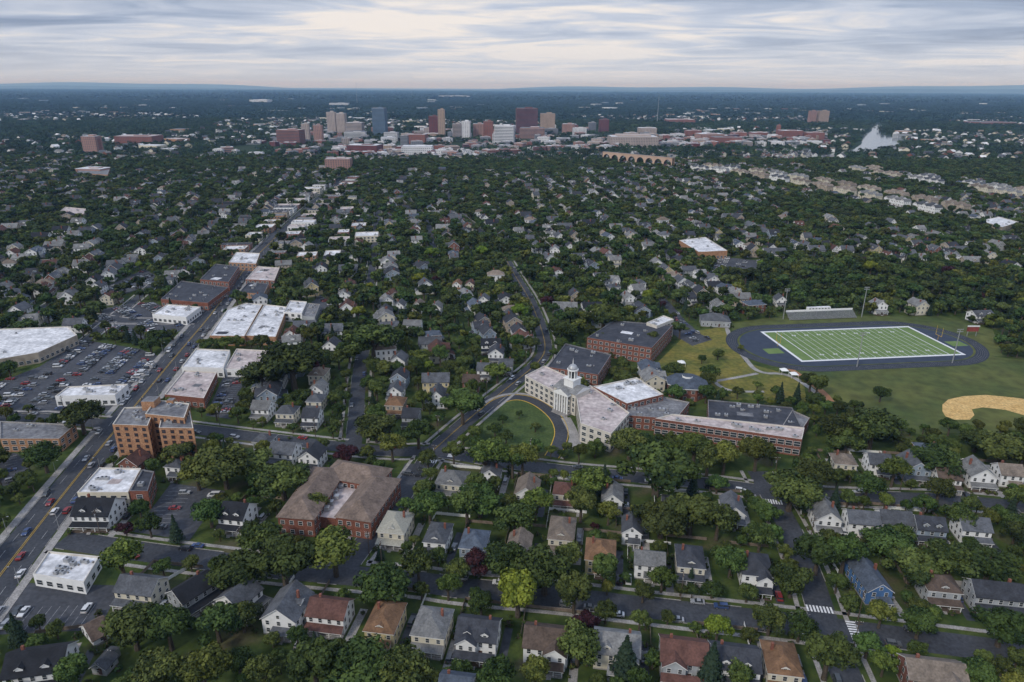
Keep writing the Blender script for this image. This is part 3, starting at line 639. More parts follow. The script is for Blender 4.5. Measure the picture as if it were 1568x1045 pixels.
# ---------------------------------------------------------------- trees
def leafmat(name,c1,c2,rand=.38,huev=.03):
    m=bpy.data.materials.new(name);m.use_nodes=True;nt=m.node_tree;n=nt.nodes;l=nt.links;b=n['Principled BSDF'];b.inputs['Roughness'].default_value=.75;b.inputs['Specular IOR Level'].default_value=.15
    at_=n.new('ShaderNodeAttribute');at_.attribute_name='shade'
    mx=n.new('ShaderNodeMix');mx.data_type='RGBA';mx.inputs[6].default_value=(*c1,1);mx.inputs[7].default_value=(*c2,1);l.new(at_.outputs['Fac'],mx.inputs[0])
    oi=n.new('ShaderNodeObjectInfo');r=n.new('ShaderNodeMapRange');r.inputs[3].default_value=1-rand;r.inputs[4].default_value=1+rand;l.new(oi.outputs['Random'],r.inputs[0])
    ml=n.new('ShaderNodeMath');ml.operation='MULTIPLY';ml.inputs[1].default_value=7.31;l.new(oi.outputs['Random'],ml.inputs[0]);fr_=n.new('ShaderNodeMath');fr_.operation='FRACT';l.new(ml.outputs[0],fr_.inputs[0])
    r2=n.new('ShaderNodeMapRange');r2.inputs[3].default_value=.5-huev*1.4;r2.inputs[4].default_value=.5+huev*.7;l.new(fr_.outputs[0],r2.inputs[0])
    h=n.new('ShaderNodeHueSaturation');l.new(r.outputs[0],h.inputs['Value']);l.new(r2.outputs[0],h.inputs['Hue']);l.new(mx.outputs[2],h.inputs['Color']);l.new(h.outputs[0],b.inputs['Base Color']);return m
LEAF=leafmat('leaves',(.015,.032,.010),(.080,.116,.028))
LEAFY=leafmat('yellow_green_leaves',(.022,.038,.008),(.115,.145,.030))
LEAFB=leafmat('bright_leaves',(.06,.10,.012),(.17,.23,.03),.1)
LEAFP=leafmat('purple_leaves',(.022,.010,.012),(.06,.02,.025),.15,.01)
LEAFC=leafmat('conifer_needles',(.012,.026,.016),(.035,.055,.03),.2,.01)
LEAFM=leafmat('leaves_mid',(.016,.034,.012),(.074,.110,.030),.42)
LEAFF=leafmat('leaves_far_hazed',(.014,.031,.016),(.046,.076,.033),.35)  # foliage green shifted towards blue, distance haze put into the colour
LEAFX=leafmat('leaves_very_far_hazed',(.012,.031,.026),(.034,.060,.046),.25,.015)  # stronger blue shift, distance haze painted into the leaf colour
def leafmesh(name,cents,norms,size,shade,mat,trunk=None):
    n=len(cents); rv=rng.normal(size=(n,3)); u=np.cross(norms,rv);u/=np.linalg.norm(u,axis=1)[:,None]+1e-9;w=np.cross(norms,u); w/=np.linalg.norm(w,axis=1)[:,None]+1e-9
    sz=size[:,None]*.5; e=rng.uniform(.6,1.0,(n,1))
    k=rng.uniform(.5,1.2,(4,n,1))
    V=np.stack([cents-u*sz*k[0]-w*sz*e*.6,cents+u*sz*k[1]-w*sz*e,cents+u*sz*.6+w*sz*e*k[2],cents-u*sz*k[3]+w*sz*e],1).reshape(-1,3)
    fv=np.arange(n*4); tv=[];tf=[]
    if trunk: tv,tf=trunk.v,trunk.f
    me=bpy.data.meshes.new(name); nt_=len(tv); nf=len(tf)
    me.vertices.add(n*4+nt_); co=np.concatenate([V,np.array(tv).reshape(-1,3)]) if nt_ else V; me.vertices.foreach_set('co',co.ravel())
    lt=sum(len(f) for f in tf); me.loops.add(n*4+lt); li=np.concatenate([fv,np.array([i+n*4 for f in tf for i in f],dtype=int)]) if nf else fv
    me.loops.foreach_set('vertex_index',li); me.polygons.add(n+nf)
    ls=list(range(0,n*4,4)); c=n*4
    for f in tf: ls.append(c); c+=len(f)
    me.polygons.foreach_set('loop_start',ls)
    me.materials.append(mat); me.materials.append(BARK)
    me.polygons.foreach_set('material_index',[0]*n+[1]*nf)
    a=me.attributes.new('shade','FLOAT','FACE'); a.data.foreach_set('value',np.concatenate([shade,np.zeros(nf)]).astype(np.float32))
    me.update(calc_edges=True); return me
def limb(mb,p,q,r0,r1,n=6):
    p=Vector(p);q=Vector(q);d=(q-p).normalized();u=d.orthogonal();w=d.cross(u)
    a=[tuple(p+(u*math.cos(2*math.pi*i/n)+w*math.sin(2*math.pi*i/n))*r0) for i in range(n)];b=[tuple(q+(u*math.cos(2*math.pi*i/n)+w*math.sin(2*math.pi*i/n))*r1) for i in range(n)]
    for i in range(n): mb.poly([a[i],a[(i+1)%n],b[(i+1)%n],b[i]],BARK)
def tree(name,R0,Hh,nl,lsz,mat,lobes=24,elong=1.0):
    cz=Hh-R0*.85*elong; mb=MB(); limb(mb,(0,0,-.3),(.1,0,cz*.55),.38,.26); limb(mb,(.1,0,cz*.55),(0,.2,cz+1),.26,.1)
    C_=[];Rr=[]
    for i in range(lobes):
        d=rng.normal(size=3); d/=np.linalg.norm(d); d[2]=abs(d[2])*1.0-.35 if rng.random()<.8 else d[2]*.6
        rad=rng.uniform(.4,.82)*R0*rng.uniform(.85,1.15); c=np.array([d[0]*rad,d[1]*rad,cz+d[2]*rad*.85*elong]); C_.append(c); Rr.append(rng.uniform(.18,.38)*R0)
        if i<9: limb(mb,(0,0,cz*rng.uniform(.4,.8)),tuple(c),.14,.04,5)
    cents=[];norms=[];sh=[]
    for c,r in zip(C_,Rr):
        k=int(nl/lobes*(r/(.3*R0))**1.6)+3; d=rng.normal(size=(k,3)); d[:,2]+=.35; d/=np.linalg.norm(d,axis=1)[:,None]
        rr_=r*rng.uniform(.6,1.15,(k,1)); cents.append(c+d*rr_*[1,1,.8]); nn=d+rng.normal(size=(k,3))*.42; norms.append(nn/np.linalg.norm(nn,axis=1)[:,None])
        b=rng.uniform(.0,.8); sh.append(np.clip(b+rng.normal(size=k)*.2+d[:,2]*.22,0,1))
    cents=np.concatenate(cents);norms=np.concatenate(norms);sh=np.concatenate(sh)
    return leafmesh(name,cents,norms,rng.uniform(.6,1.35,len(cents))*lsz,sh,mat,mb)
def conifer(name,R0,Hh,nl,lsz,mat):
    mb=MB(); limb(mb,(0,0,-.3),(0,0,Hh*.95),.3,.05); t=rng.uniform(0,1,nl)**.7; z=1+(1-t)*(Hh-1); rad=R0*t*(.75+.3*np.sin(z*4.2)); a=rng.uniform(0,2*math.pi,nl)
    rr_=rad*rng.uniform(.6,1.05,nl); c=np.stack([rr_*np.cos(a),rr_*np.sin(a),z],1); d=np.stack([np.cos(a),np.sin(a),.7+0*a],1)+rng.normal(size=(nl,3))*.4
    return leafmesh(name,c,d/np.linalg.norm(d,axis=1)[:,None],rng.uniform(.6,1.3,nl)*lsz,np.clip(.4+rng.normal(size=nl)*.25,0,1),mat,mb)
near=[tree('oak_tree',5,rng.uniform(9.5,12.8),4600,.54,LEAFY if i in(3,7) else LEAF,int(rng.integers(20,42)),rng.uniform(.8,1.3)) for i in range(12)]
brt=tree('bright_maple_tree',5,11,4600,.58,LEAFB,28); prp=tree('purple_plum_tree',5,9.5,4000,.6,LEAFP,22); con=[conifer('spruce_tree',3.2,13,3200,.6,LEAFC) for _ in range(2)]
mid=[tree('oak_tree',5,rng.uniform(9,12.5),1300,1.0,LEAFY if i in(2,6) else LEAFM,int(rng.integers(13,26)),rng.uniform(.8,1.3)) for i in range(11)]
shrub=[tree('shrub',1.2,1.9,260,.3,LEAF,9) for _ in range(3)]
TH={}
def tfree(x,y,r,kf=.72):
    i,j=int(x//8),int(y//8)
    for a in range(i-1,i+2):
        for b in range(j-1,j+2):
            for (u,v,q) in TH.get((a,b),()):
                if (u-x)**2+(v-y)**2<((r+q)*kf)**2: return False
    return True
def tadd(x,y,r): TH.setdefault((int(x//8),int(y//8)),[]).append((x,y,r))
tr=random.Random(8)
TL=[(185,858,34),(365,858,45),(432,850,50),(510,835,44),(398,820,34),(585,885,42),(640,862,28),(200,950,44),(255,955,40),(330,945,38),(110,1030,30),(240,1020,40),(310,1030,42),(320,780,26),
(658,772,28),(735,752,36),(715,770,30),(790,785,34),(775,850,36),(835,862,46),(880,905,34),(925,872,26),(985,905,18),(1015,780,40),(1060,775,40),(1100,795,30),(1145,905,18),(1180,945,28),(1215,882,32),(1215,735,42),(1255,840,38),(1295,845,32),(1270,1000,42),
(1360,820,40),(1400,850,40),(1460,845,40),(1520,850,40),(1350,940,22),(1410,950,28),(1540,950,40),(1500,1030,30),(1010,690,58),(965,670,30),(1065,680,30),(1160,690,28),(745,692,36),(800,700,26),(785,706,24),(708,612,32),(640,660,24),(575,640,32),(600,680,24),
(555,1005,54),(480,1010,44),(620,1022,40),(370,940,28),(455,975,18),(885,985,36),(700,1020,24),(760,1035,30),(820,1035,26),(1000,1010,16),(430,720,40),(340,700,42),(385,695,34),(300,720,28),(120,625,34),(65,695,26),(445,540,44),(400,565,32),(570,510,36),
(465,760,20),(820,770,26),(905,735,30),(890,770,28),(1165,820,24),(1180,780,20),(1440,690,36),(1540,670,40),(1570,690,30),(1500,660,28),(1340,640,40),(1300,660,30),(1280,650,26),(1350,600,14),(1370,720,24),(1330,740,24),(1440,745,22),(1250,720,30),(820,560,10),(865,555,10),(1000,520,14),(925,470,30),(860,500,22),(1330,985,24),(1130,1030,26),(400,1030,28),
(20,960,8),(660,1040,24),(40,730,16),(530,1035,30),(610,920,14),(700,870,20),(655,700,16),(930,900,12),(1085,700,26),(1110,700,24),(1120,860,24),(1060,905,10),(480,770,22),(270,690,26),(1470,790,24),(1560,760,20),
(770,640,8),(795,633,7),(820,652,9),(758,655,12),(775,668,12),(1100,540,10),(1075,548,8),(1130,600,10),(1160,590,8),(1190,598,10),(925,520,12),(955,556,10),(1135,530,5)]
SP_=[(793,918,42,brt,'bright_maple_tree'),(733,858,26,prp,'purple_plum_tree'),(900,942,22,prp,'purple_plum_tree'),(527,690,19,prp,'purple_plum_tree'),(958,1010,28,con[0],'spruce_tree'),(1090,1020,26,con[1],'spruce_tree'),(1100,955,24,brt,'bright_maple_tree'),(1350,650,20,con[0],'spruce_tree'),(925,738,14,con[1],'spruce_tree'),(1060,870,8,con[1],'spruce_tree')]
for (x,y,rp,me,nm) in SP_:
    X,Y=G(x,y,7); r=rp*GT(x,y)*.95
    if me in con: sc=(r/3.2,r/3.2,min(1.2,r/3.2))
    else: sc=r/5
    inst(nm,me,X,Y,tr.uniform(0,6),sc); tadd(X,Y,r)
for t in TL:
    x,y,rp=t[:3]; r=max(2.5,rp*GT(x,y)*.97); X,Y=G(x,y,r*1.25); s_=r/5
    inst('oak_tree',tr.choice(near),X,Y,tr.uniform(0,6),(s_,s_*tr.uniform(.88,1.1),max(.75*s_,min(s_,1.4)))); tadd(X,Y,r)
def scatter(n,y0,y1,rmin,rmax,fn,keep=lambda x,y:True,fb=.5,kf=.72,fr_=.1,hide=0,hp=.8,pw=1.3):
    c=0
    for _ in range(n):
        Y=math.sqrt(tr.uniform(y0*y0,y1*y1)); X=tr.uniform(-1,1)*(Y*.84+45)
        r=rmin+(rmax-rmin)*tr.random()**pw
        if at(occT,X,Y) or not keep(X,Y) or at(occO,X,Y): continue
        if dil(X,Y,r*fb,occB) or dil(X,Y,r*fr_,occR): continue
        f=at(occF,X,Y)
        if hide and not f and r>3 and (at(occB,X,Y+hide) or at(occB,X,Y+hide+4)) and tr.random()<hp: continue
        if not tfree(X,Y,r*(.8 if f else 1.0),kf): continue
        tadd(X,Y,r); fn(X,Y,r); c+=1
    return c
def nearfn(X,Y,r):
    q=tr.random()
    if q<.05: inst('spruce_tree',tr.choice(con),X,Y,tr.uniform(0,6),tr.uniform(.6,1.0))
    elif q<.06: inst('purple_plum_tree',prp,X,Y,tr.uniform(0,6),r/6)
    elif q<.07: inst('bright_maple_tree',brt,X,Y,tr.uniform(0,6),r/5)
    else:
        s_=r/5; inst('oak_tree',tr.choice(near if Y<420 else mid),X,Y,tr.uniform(0,6),(s_,s_*tr.uniform(.85,1.1),max(s_*.85,min(s_,1.15))*tr.uniform(.85,1.15)))
print('near',scatter(7500,100,330,2.4,5.6,nearfn,lambda x,y: tr.random()<.75,fb=.65,hide=8,hp=.7), scatter(20000,330,720,2.6,7.6,nearfn,fb=.45,kf=.655,hide=9,hp=.45))
for (X,Y,rz,w,d) in HP:
    c,s_=math.cos(rz),math.sin(rz)
    for k in range(9):
        a=tr.uniform(-w/2-1,w/2+1); b=-d/2-3.2 if k<3 else tr.uniform(-d/2,d/2+10)
        if k>=3: a=tr.choice((-1,1))*(w/2+tr.uniform(.8,3))
        inst('shrub',tr.choice(shrub),X+a*c-b*s_,Y+a*s_+b*c,tr.uniform(0,6),tr.uniform(.5,1.3))
MP=[]
print('mid',scatter(110000,700,1650,3.2,8.4,lambda X,Y,r:MP.append((X,Y,r/5)),fb=.38,kf=.63,hide=12,hp=.3,pw=1.1))
def instancer(name,meshes,pts,scl,rot):
    col=bpy.data.collections.new(name+'_parts')
    for i,m in enumerate(meshes): o=bpy.data.objects.new(name+'_part_%02d'%i,m); col.objects.link(o)
    me=bpy.data.meshes.new(name); me.vertices.add(len(pts)); me.vertices.foreach_set('co',np.array(pts,dtype=np.float32).ravel())
    a=me.attributes.new('scl','FLOAT_VECTOR','POINT');a.data.foreach_set('vector',np.array(scl,dtype=np.float32).ravel())
    a=me.attributes.new('rotz','FLOAT','POINT');a.data.foreach_set('value',np.array(rot,dtype=np.float32))
    a=me.attributes.new('idx','INT','POINT');a.data.foreach_set('value',rng.integers(0,len(meshes),len(pts)).astype(np.int32))
    o=bpy.data.objects.new(name,me);scene.collection.objects.link(o)
    ng=bpy.data.node_groups.new(name,'GeometryNodeTree');ng.interface.new_socket('Geometry',in_out='INPUT',socket_type='NodeSocketGeometry');ng.interface.new_socket('Geometry',in_out='OUTPUT',socket_type='NodeSocketGeometry')
    n=ng.nodes;l=ng.links;gi=n.new('NodeGroupInput');go=n.new('NodeGroupOutput');iop=n.new('GeometryNodeInstanceOnPoints');ci=n.new('GeometryNodeCollectionInfo')
    ci.inputs['Collection'].default_value=col;ci.inputs['Separate Children'].default_value=True;ci.inputs['Reset Children'].default_value=True
    def na(nm,t): q=n.new('GeometryNodeInputNamedAttribute');q.data_type=t;q.inputs['Name'].default_value=nm;return q.outputs['Attribute']
    cx=n.new('ShaderNodeCombineXYZ');l.new(na('rotz','FLOAT'),cx.inputs['Z'])
    l.new(gi.outputs[0],iop.inputs['Points']);l.new(ci.outputs[0],iop.inputs['Instance']);iop.inputs['Pick Instance'].default_value=True
    l.new(na('idx','INT'),iop.inputs['Instance Index']);l.new(cx.outputs[0],iop.inputs['Rotation']);l.new(na('scl','FLOAT_VECTOR'),iop.inputs['Scale']);l.new(iop.outputs[0],go.inputs[0])
    md=o.modifiers.new('gn','NODES');md.node_group=ng;return o
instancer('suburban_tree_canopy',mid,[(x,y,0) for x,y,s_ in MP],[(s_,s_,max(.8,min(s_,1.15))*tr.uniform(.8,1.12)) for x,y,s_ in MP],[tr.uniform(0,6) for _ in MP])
def patch(name,size,ntree,rad,hgt,per,lsz,mat):
    c=[];nn=[];sh=[]
    for _ in range(ntree):
        x,y=rng.uniform(-size/2,size/2,2);h=hgt*rng.uniform(.6,1.2);r=rad*rng.uniform(.7,1.25);d=rng.normal(size=(per,3));d[:,2]=np.abs(d[:,2])*1.1-.15;d/=np.linalg.norm(d,axis=1)[:,None]
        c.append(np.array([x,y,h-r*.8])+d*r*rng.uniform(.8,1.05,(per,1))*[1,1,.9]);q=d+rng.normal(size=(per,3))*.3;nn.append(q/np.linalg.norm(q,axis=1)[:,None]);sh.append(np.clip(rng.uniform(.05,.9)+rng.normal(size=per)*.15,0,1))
    c=np.concatenate(c);return leafmesh(name,c,np.concatenate(nn),rng.uniform(.7,1.3,len(c))*lsz,np.concatenate(sh),mat)
DT=ccw(PL([(300,238),(420,212),(500,200),(900,198),(1000,205),(1270,210),(1270,226),(1000,230),(700,246),(520,248)]))
RIV=ccw(PL([(1258,239),(1284,234),(1308,229),(1318,222),(1320,210),(1332,196),(1338,184),(1344,184),(1342,196),(1338,205),(1366,210),(1378,217),(1352,225),(1316,230),(1272,240),(1180,247),(1100,251),(1034,253),(930,246),(930,240),(1034,244),(1180,242)]))
BRZ=ccw(PL([(915,240),(1036,246),(1044,274),(912,268)]))
def nearwater(X,Y):
    return inpoly(X,Y,BRZ) or any(inpoly(X,Y+k,RIV) for k in(-25,0,25,50,75))
MP2=[q for q in MP if inpoly(q[0],q[1],BRZ)]
def farpatch(name,y0,y1,step,meshes,dens):
    pts=[];y=y0
    while y<y1:
        x=-(y*.85+100)
        while x<y*.85+100:
            X=x+tr.uniform(-.4,.4)*step;Y=y+tr.uniform(-.4,.4)*step; x+=step
            if nearwater(X,Y): continue
            if inpoly(X,Y,DT) and tr.random()<.72: continue
            if tr.random()<dens: pts.append((X,Y,0))
        y+=step
    instancer(name,meshes,pts,[(tr.uniform(.9,1.2),)*2+(tr.uniform(.75,1.15),) for _ in pts],[tr.uniform(0,6) for _ in pts]); print(name,len(pts))
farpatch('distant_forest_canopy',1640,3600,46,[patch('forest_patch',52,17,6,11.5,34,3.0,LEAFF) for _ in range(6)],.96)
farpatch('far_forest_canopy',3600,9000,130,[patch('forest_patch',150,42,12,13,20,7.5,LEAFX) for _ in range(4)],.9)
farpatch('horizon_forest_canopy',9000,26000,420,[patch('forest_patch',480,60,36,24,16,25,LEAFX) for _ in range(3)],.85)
def boxes(name,n,y0,y1,smin,smax,mats,hmin,hmax,gable=True):
    mb=MB()
    for _ in range(n):
        Y=math.sqrt(tr.uniform(y0*y0,y1*y1));X=tr.uniform(-1,1)*(Y*.84)
        wood=math.sin(X/310+1)+math.sin(Y/260+X/700)+math.sin((X-Y)/420)
        if wood>.2 or nearwater(X,Y) or inpoly(X,Y,DT): continue
        w,d,h=tr.uniform(smin,smax),tr.uniform(smin,smax),tr.uniform(hmin,hmax);m=tr.choice(mats);r=tr.choice([RO_['g'],RO_['lg'],RO_['tan'],WROOF,RO_['dg']])
        mb.T=Matrix.Translation((X,Y,0))@Matrix.Rotation(tr.uniform(0,3),4,'Z')
        if gable: mb.sect([(-d/2,0),(d/2,0),(d/2,h),(0,h+d*.3),(-d/2,h)],-w/2,w/2,m); mb.sect([(-d/2-.4,h),(0,h+d*.3+.1),(0,h+d*.3+.4),(-d/2-.5,h+.3)],-w/2-.4,w/2+.4,r); mb.sect([(0,h+d*.3+.1),(d/2+.4,h),(d/2+.5,h+.3),(0,h+d*.3+.4)],-w/2-.4,w/2+.4,r)
        else: mb.box(0,0,0,w,d,h,m,top=tr.choice([WROOF,WROOF,PROOF,GROOF])); windows(mb,(-w/2,-d/2),(w/2,-d/2),0,h,max(1,int(h/3.5)),2,1.6,5)
    mb.obj(name)
boxes('distant_houses',2600,1640,4200,10,18,[WA['w'],WA['w'],WA['cr'],WA['gr'],WA['brk']],8,12)
boxes('distant_commercial_buildings',320,1700,6000,22,60,[WA['w'],WA['cr'],BRICK,BRICKT,WA['gr']],10,16,False)
boxes('far_commercial_buildings',120,4500,12000,40,90,[WA['w'],WA['gr'],WA['bg']],14,22,False)
# ---------------------------------------------------------------- water, bridge
wm=bpy.data.materials.new('river_water');wm.use_nodes=True;nt=wm.node_tree;b=nt.nodes['Principled BSDF'];b.inputs['Base Color'].default_value=(.10,.12,.13,1);b.inputs['Roughness'].default_value=.1
wn=nt.nodes.new('ShaderNodeTexNoise');wn.inputs['Scale'].default_value=.08;wn.inputs['Detail'].default_value=4;bp=nt.nodes.new('ShaderNodeBump');bp.inputs['Strength'].default_value=.05;nt.links.new(wn.outputs['Fac'],bp.inputs['Height']);nt.links.new(bp.outputs[0],b.inputs['Normal'])
mb=MB()
for i,k in enumerate((0,-25,-50)): mb.poly([(a,b_+k,.9-.08*i) for a,b_ in RIV],wm)
mb.obj('river_water')
A=Vector(G(924,249));B=Vector(G(1030,260));L=(B-A).length
mb=MB();mb.T=Matrix.Translation((A.x,A.y,0))@Matrix.Rotation(math.atan2((B-A).y,(B-A).x),4,'Z');ns=8;sp=L/ns;ht=23
BST=ramp_mat('bridge_masonry',(.42,.28,.20),(.54,.39,.30),.05,.9); DK=ramp_mat('arch_soffit',(.05,.04,.035),(.08,.06,.05),.1,.9)
for i in range(ns):
    x0=i*sp;r=sp*.4;cx_=x0+sp/2; sh_=19.5-r
    arc=[(cx_+r*math.cos(math.pi*k/10),sh_+r*math.sin(math.pi*k/10)) for k in range(11)]
    for yy in(-4,4):
        mb.poly([(x0,yy,0),(cx_-r,yy,0),(cx_-r,yy,ht),(x0,yy,ht)],BST); mb.poly([(cx_+r,yy,0),(x0+sp,yy,0),(x0+sp,yy,ht),(cx_+r,yy,ht)],BST)
        for k in range(10):
            p0,p1=arc[k],arc[k+1]; mb.poly([(p0[0],yy,p0[1]),(p1[0],yy,p1[1]),(p1[0],yy,ht),(p0[0],yy,ht)],BST)
    aa=[(cx_+r,0)]+arc+[(cx_-r,0)]
    for k in range(len(aa)-1): mb.poly([(aa[k][0],-4,aa[k][1]),(aa[k+1][0],-4,aa[k+1][1]),(aa[k+1][0],4,aa[k+1][1]),(aa[k][0],4,aa[k][1])],DK)
mb.box(L/2,0,ht,L,9,1.2,BST,top=GROOF);mb.obj('arch_bridge')
# ---------------------------------------------------------------- skyline
def cm(nm,c): return ramp_mat(nm,tuple(x*.85 for x in c),c,.05,.85)
SK=dict(bge=cm('beige_cladding',(.44,.37,.34)),glb=cm('blue_glass_cladding',(.12,.19,.28)),brk=cm('far_brick',(.27,.11,.085)),wht=cm('white_cladding',(.70,.70,.72)),tan=cm('tan_cladding',(.42,.31,.24)),dr=cm('dark_red_cladding',(.16,.05,.05)),pk=cm('pink_brick',(.37,.22,.185)),gry=cm('grey_cladding',(.24,.25,.28)))
FG=ramp_mat('far_window_glass',(.04,.055,.08),(.08,.10,.13),.05,.3)
def tower(x,yt,yb,wp,c,band=True,nm='office_tower',rot=None,dk=.7,crown=False):
    X,Y=G(x,yb);w=max(8,wp*GT(x,yb)*.93);h=max(6,ztop(x,yt,Y));d=w*dk;r=tr.uniform(-.15,.15) if rot is None else rot;mb=MB();q=rect(0,0,w,d,0);mb.prism(q,0,h,SK[c],GROOF)
    fl=max(1,int(h/4))
    for i in range(4): windows(mb,q[i],q[(i+1)%4],0,h-1,fl,2.4,1.9,4.6,frame=SK[c],band=band,glass=FG)
    mb.box(w*.1,0,h,w*.35,d*.4,4 if h>30 else 2.5,SK[c],top=WROOF if w%2>1 else GROOF); mb.box(0,0,h,w*.96,d*.96,.8,SK['gry'],top=tr.choice([WROOF,PROOF,GROOF]))
    if crown: mb.box(0,0,h+.8,w*.7,d*.7,5,SK[c])
    mb.obj(nm,(X,Y,0),r)
for t in[(510,172,208,14,'bge',0),(524,174,208,16,'bge',0),(583,166,208,21,'glb',1),(447,199,222,38,'brk',1),(470,190,218,12,'bge',0),(489,192,218,14,'pk',0),(545,188,210,26,'bge',1),(545,202,214,34,'wht',1),(677,168,212,11,'tan',0),(665,178,210,15,'dr',0),(700,190,214,14,'bge',1),(714,186,214,14,'wht',0),(733,190,213,18,'pk',0),(748,186,216,16,'brk',0),(773,193,223,31,'wht',1),(762,205,223,16,'wht',1),(806,166,208,34,'dr',1),(838,174,202,24,'tan',0),(815,196,212,40,'pk',1),(924,183,203,15,'dr',0),(906,188,204,12,'gry',1),(145,209,238,24,'pk',0),(152,212,238,10,'brk',0),(1242,170,190,11,'pk',0),(1258,170,190,16,'tan',0),(638,206,220,34,'brk',0),(620,208,224,12,'gry',1),(600,203,216,22,'wht',1),(990,196,208,30,'bge',0),(1190,192,212,6,'brk',0),(1208,200,213,34,'brk',0),(1245,203,214,28,'brk',0),(1160,203,213,26,'brk',0),(1130,203,214,24,'brk',0),(1085,205,218,40,'pk',0),(1060,200,212,24,'brk',0),(1110,210,222,44,'brk',0),(520,243,262,40,'pk',0),(215,208,222,60,'brk',0),(560,222,236,50,'dr',0),(640,224,236,50,'wht',0),(870,190,206,20,'pk',0),(887,196,208,22,'wht',0),(655,196,210,12,'bge',0),(1040,183,190,46,'brk',0),(145,258,266,46,'pk',0),(1515,187,192,60,'brk',0),(695,147,151,50,'wht',0),(400,153,158,30,'wht',0),(520,158,163,30,'wht',0)]:
    tower(*t[:5],bool(t[5]),'office_tower' if (t[2]-t[1])>18 else 'brick_office_building')
tower(968,209,226,78,'bge',False,'theatre_hall',0,.5,True)
for _ in range(520):
    x=tr.uniform(285,1270);lo=212 if x>900 else 199;y=tr.uniform(lo,232 if x>850 else 246)
    if not inpoly(*G(x,y),DT): continue
    w=tr.uniform(7,24);hh=tr.uniform(3,9); tower(x,y-hh,y,w,tr.choice(['brk','wht','pk','wht','bge','tan','dr','gry','wht','gry','brk']),tr.random()<.3,'town_building',tr.uniform(-.5,.5))
for x,yb,hh in((631,150,150),(547,160,110),(1006,190,60)):
    X,Y=G(x,yb);mb=MB();mb.cyl(X,Y,0,hh*2.0,1.6,.5,METAL,4);mb.cyl(X,Y,hh*2,hh*2+14,.5,.2,METAL,4);mb.obj('radio_mast')
HM=ramp_mat('distant_hills_hazed',(.03,.06,.07),(.05,.09,.09),.0005,.95)  # blue tone of the ridges is haze painted into the base colour
for dist,hmx,seed in((30000,190,1.0),(42000,430,7.0)):
    mb=MB();n=160;pts=[]
    for i in range(n+1):
        t=i/n;X=(t-.5)*dist*2.2;z=max(0,hmx*(.45+.3*math.sin(t*9+seed)+.2*math.sin(t*23+seed*2)+.08*math.sin(t*61+seed)));pts.append((X,z))
    for i in range(n):
        a,b=pts[i],pts[i+1];mb.poly([(a[0],dist-1500,0),(b[0],dist-1500,0),(b[0],dist,b[1]),(a[0],dist,a[1])],HM);mb.poly([(a[0],dist,a[1]),(b[0],dist,b[1]),(b[0],dist+2500,0),(a[0],dist+2500,0)],HM)
    mb.obj('hills')
# ---------------------------------------------------------------- atmosphere (real homogeneous haze layer)
hz=bpy.data.materials.new('haze');hz.use_nodes=True;nt=hz.node_tree;nt.nodes.clear();ou=nt.nodes.new('ShaderNodeOutputMaterial')
vs=nt.nodes.new('ShaderNodeVolumeScatter');vs.inputs['Color'].default_value=(.34,.60,1.0,1);vs.inputs['Density'].default_value=4.2e-5;vs.inputs['Anisotropy'].default_value=.0
nt.links.new(vs.outputs[0],ou.inputs['Volume'])
mb=MB();mb.prism(rect(0,32000,130000,68000,0),-20,420,hz,bottom=True);mb.obj('sky_haze')
# ---------------------------------------------------------------- cars
def carmesh(paint,kind='sedan'):
    mb=MB();L,W=(4.6,1.82) if kind!='van' else(5.2,1.95)
    if kind=='sedan': body=[(-2.3,.35),(2.3,.35),(2.32,.62),(2.2,.8),(1.1,.92),(-1.6,.98),(-2.25,.92),(-2.32,.6)];cab=[(-1.65,.95),(1.05,.9),(.35,1.42),(-.95,1.44)]
    elif kind=='suv': body=[(-2.25,.4),(2.3,.4),(2.32,.8),(2.2,.98),(1.2,1.08),(-2.2,1.1),(-2.3,.7)];cab=[(-2.15,1.08),(1.1,1.06),(.5,1.7),(-2.0,1.72)]
    else: body=[(-2.6,.4),(2.6,.4),(2.6,.9),(2.3,1.15),(1.6,1.25),(-2.58,1.25)];cab=[(-2.56,1.24),(1.6,1.24),(1.0,2.05),(-2.5,2.08)]
    mb.sect([(x,z) for x,z in body],-W/2,W/2,paint,'x')
    lo=W/2-.06;hi=W/2-.22
    A=[(lo,cab[0]),(lo,cab[1]),(hi,cab[2]),(hi,cab[3])]
    for sg in(-1,1): mb.poly([(sg*a,p[0],p[1]) for a,p in A],GLASS)
    mb.poly([(lo,*cab[1]),(-lo,*cab[1]),(-hi,*cab[2]),(hi,*cab[2])],GLASS);mb.poly([(-lo,*cab[0]),(lo,*cab[0]),(hi,*cab[3]),(-hi,*cab[3])],GLASS)
    mb.poly([(hi+.02,cab[2][0],cab[2][1]+.01),(-hi-.02,cab[2][0],cab[2][1]+.01),(-hi-.02,cab[3][0],cab[3][1]+.01),(hi+.02,cab[3][0],cab[3][1]+.01)],paint)
    for sg in(-1,1):
        for y in(-1.42,1.4):
            T=mb.T;mb.T=Matrix.Translation((sg*(W/2-.1),y,.34))@Matrix.Rotation(math.pi/2*sg,4,'Y');mb.cyl(0,0,-.1,.14,.34,.34,RUBBER,12);mb.cyl(0,0,.14,.15,.2,.2,METAL,8);mb.T=T
        mb.box(sg*.65,2.27,.62,.4,.1,.14,TRIM);mb.box(sg*.7,-2.27,.72,.3,.1,.16,WA['red'])
        mb.box(sg*(W/2+.07),.75,.95,.16,.12,.12,paint)
        p=(cab[1][0]+cab[3][0])/2; mb.box(sg*((lo+hi)/2+.04),p,cab[0][1],.05,.1,(cab[3][1]-cab[0][1]),paint)
    return mb.mesh('parked_car')
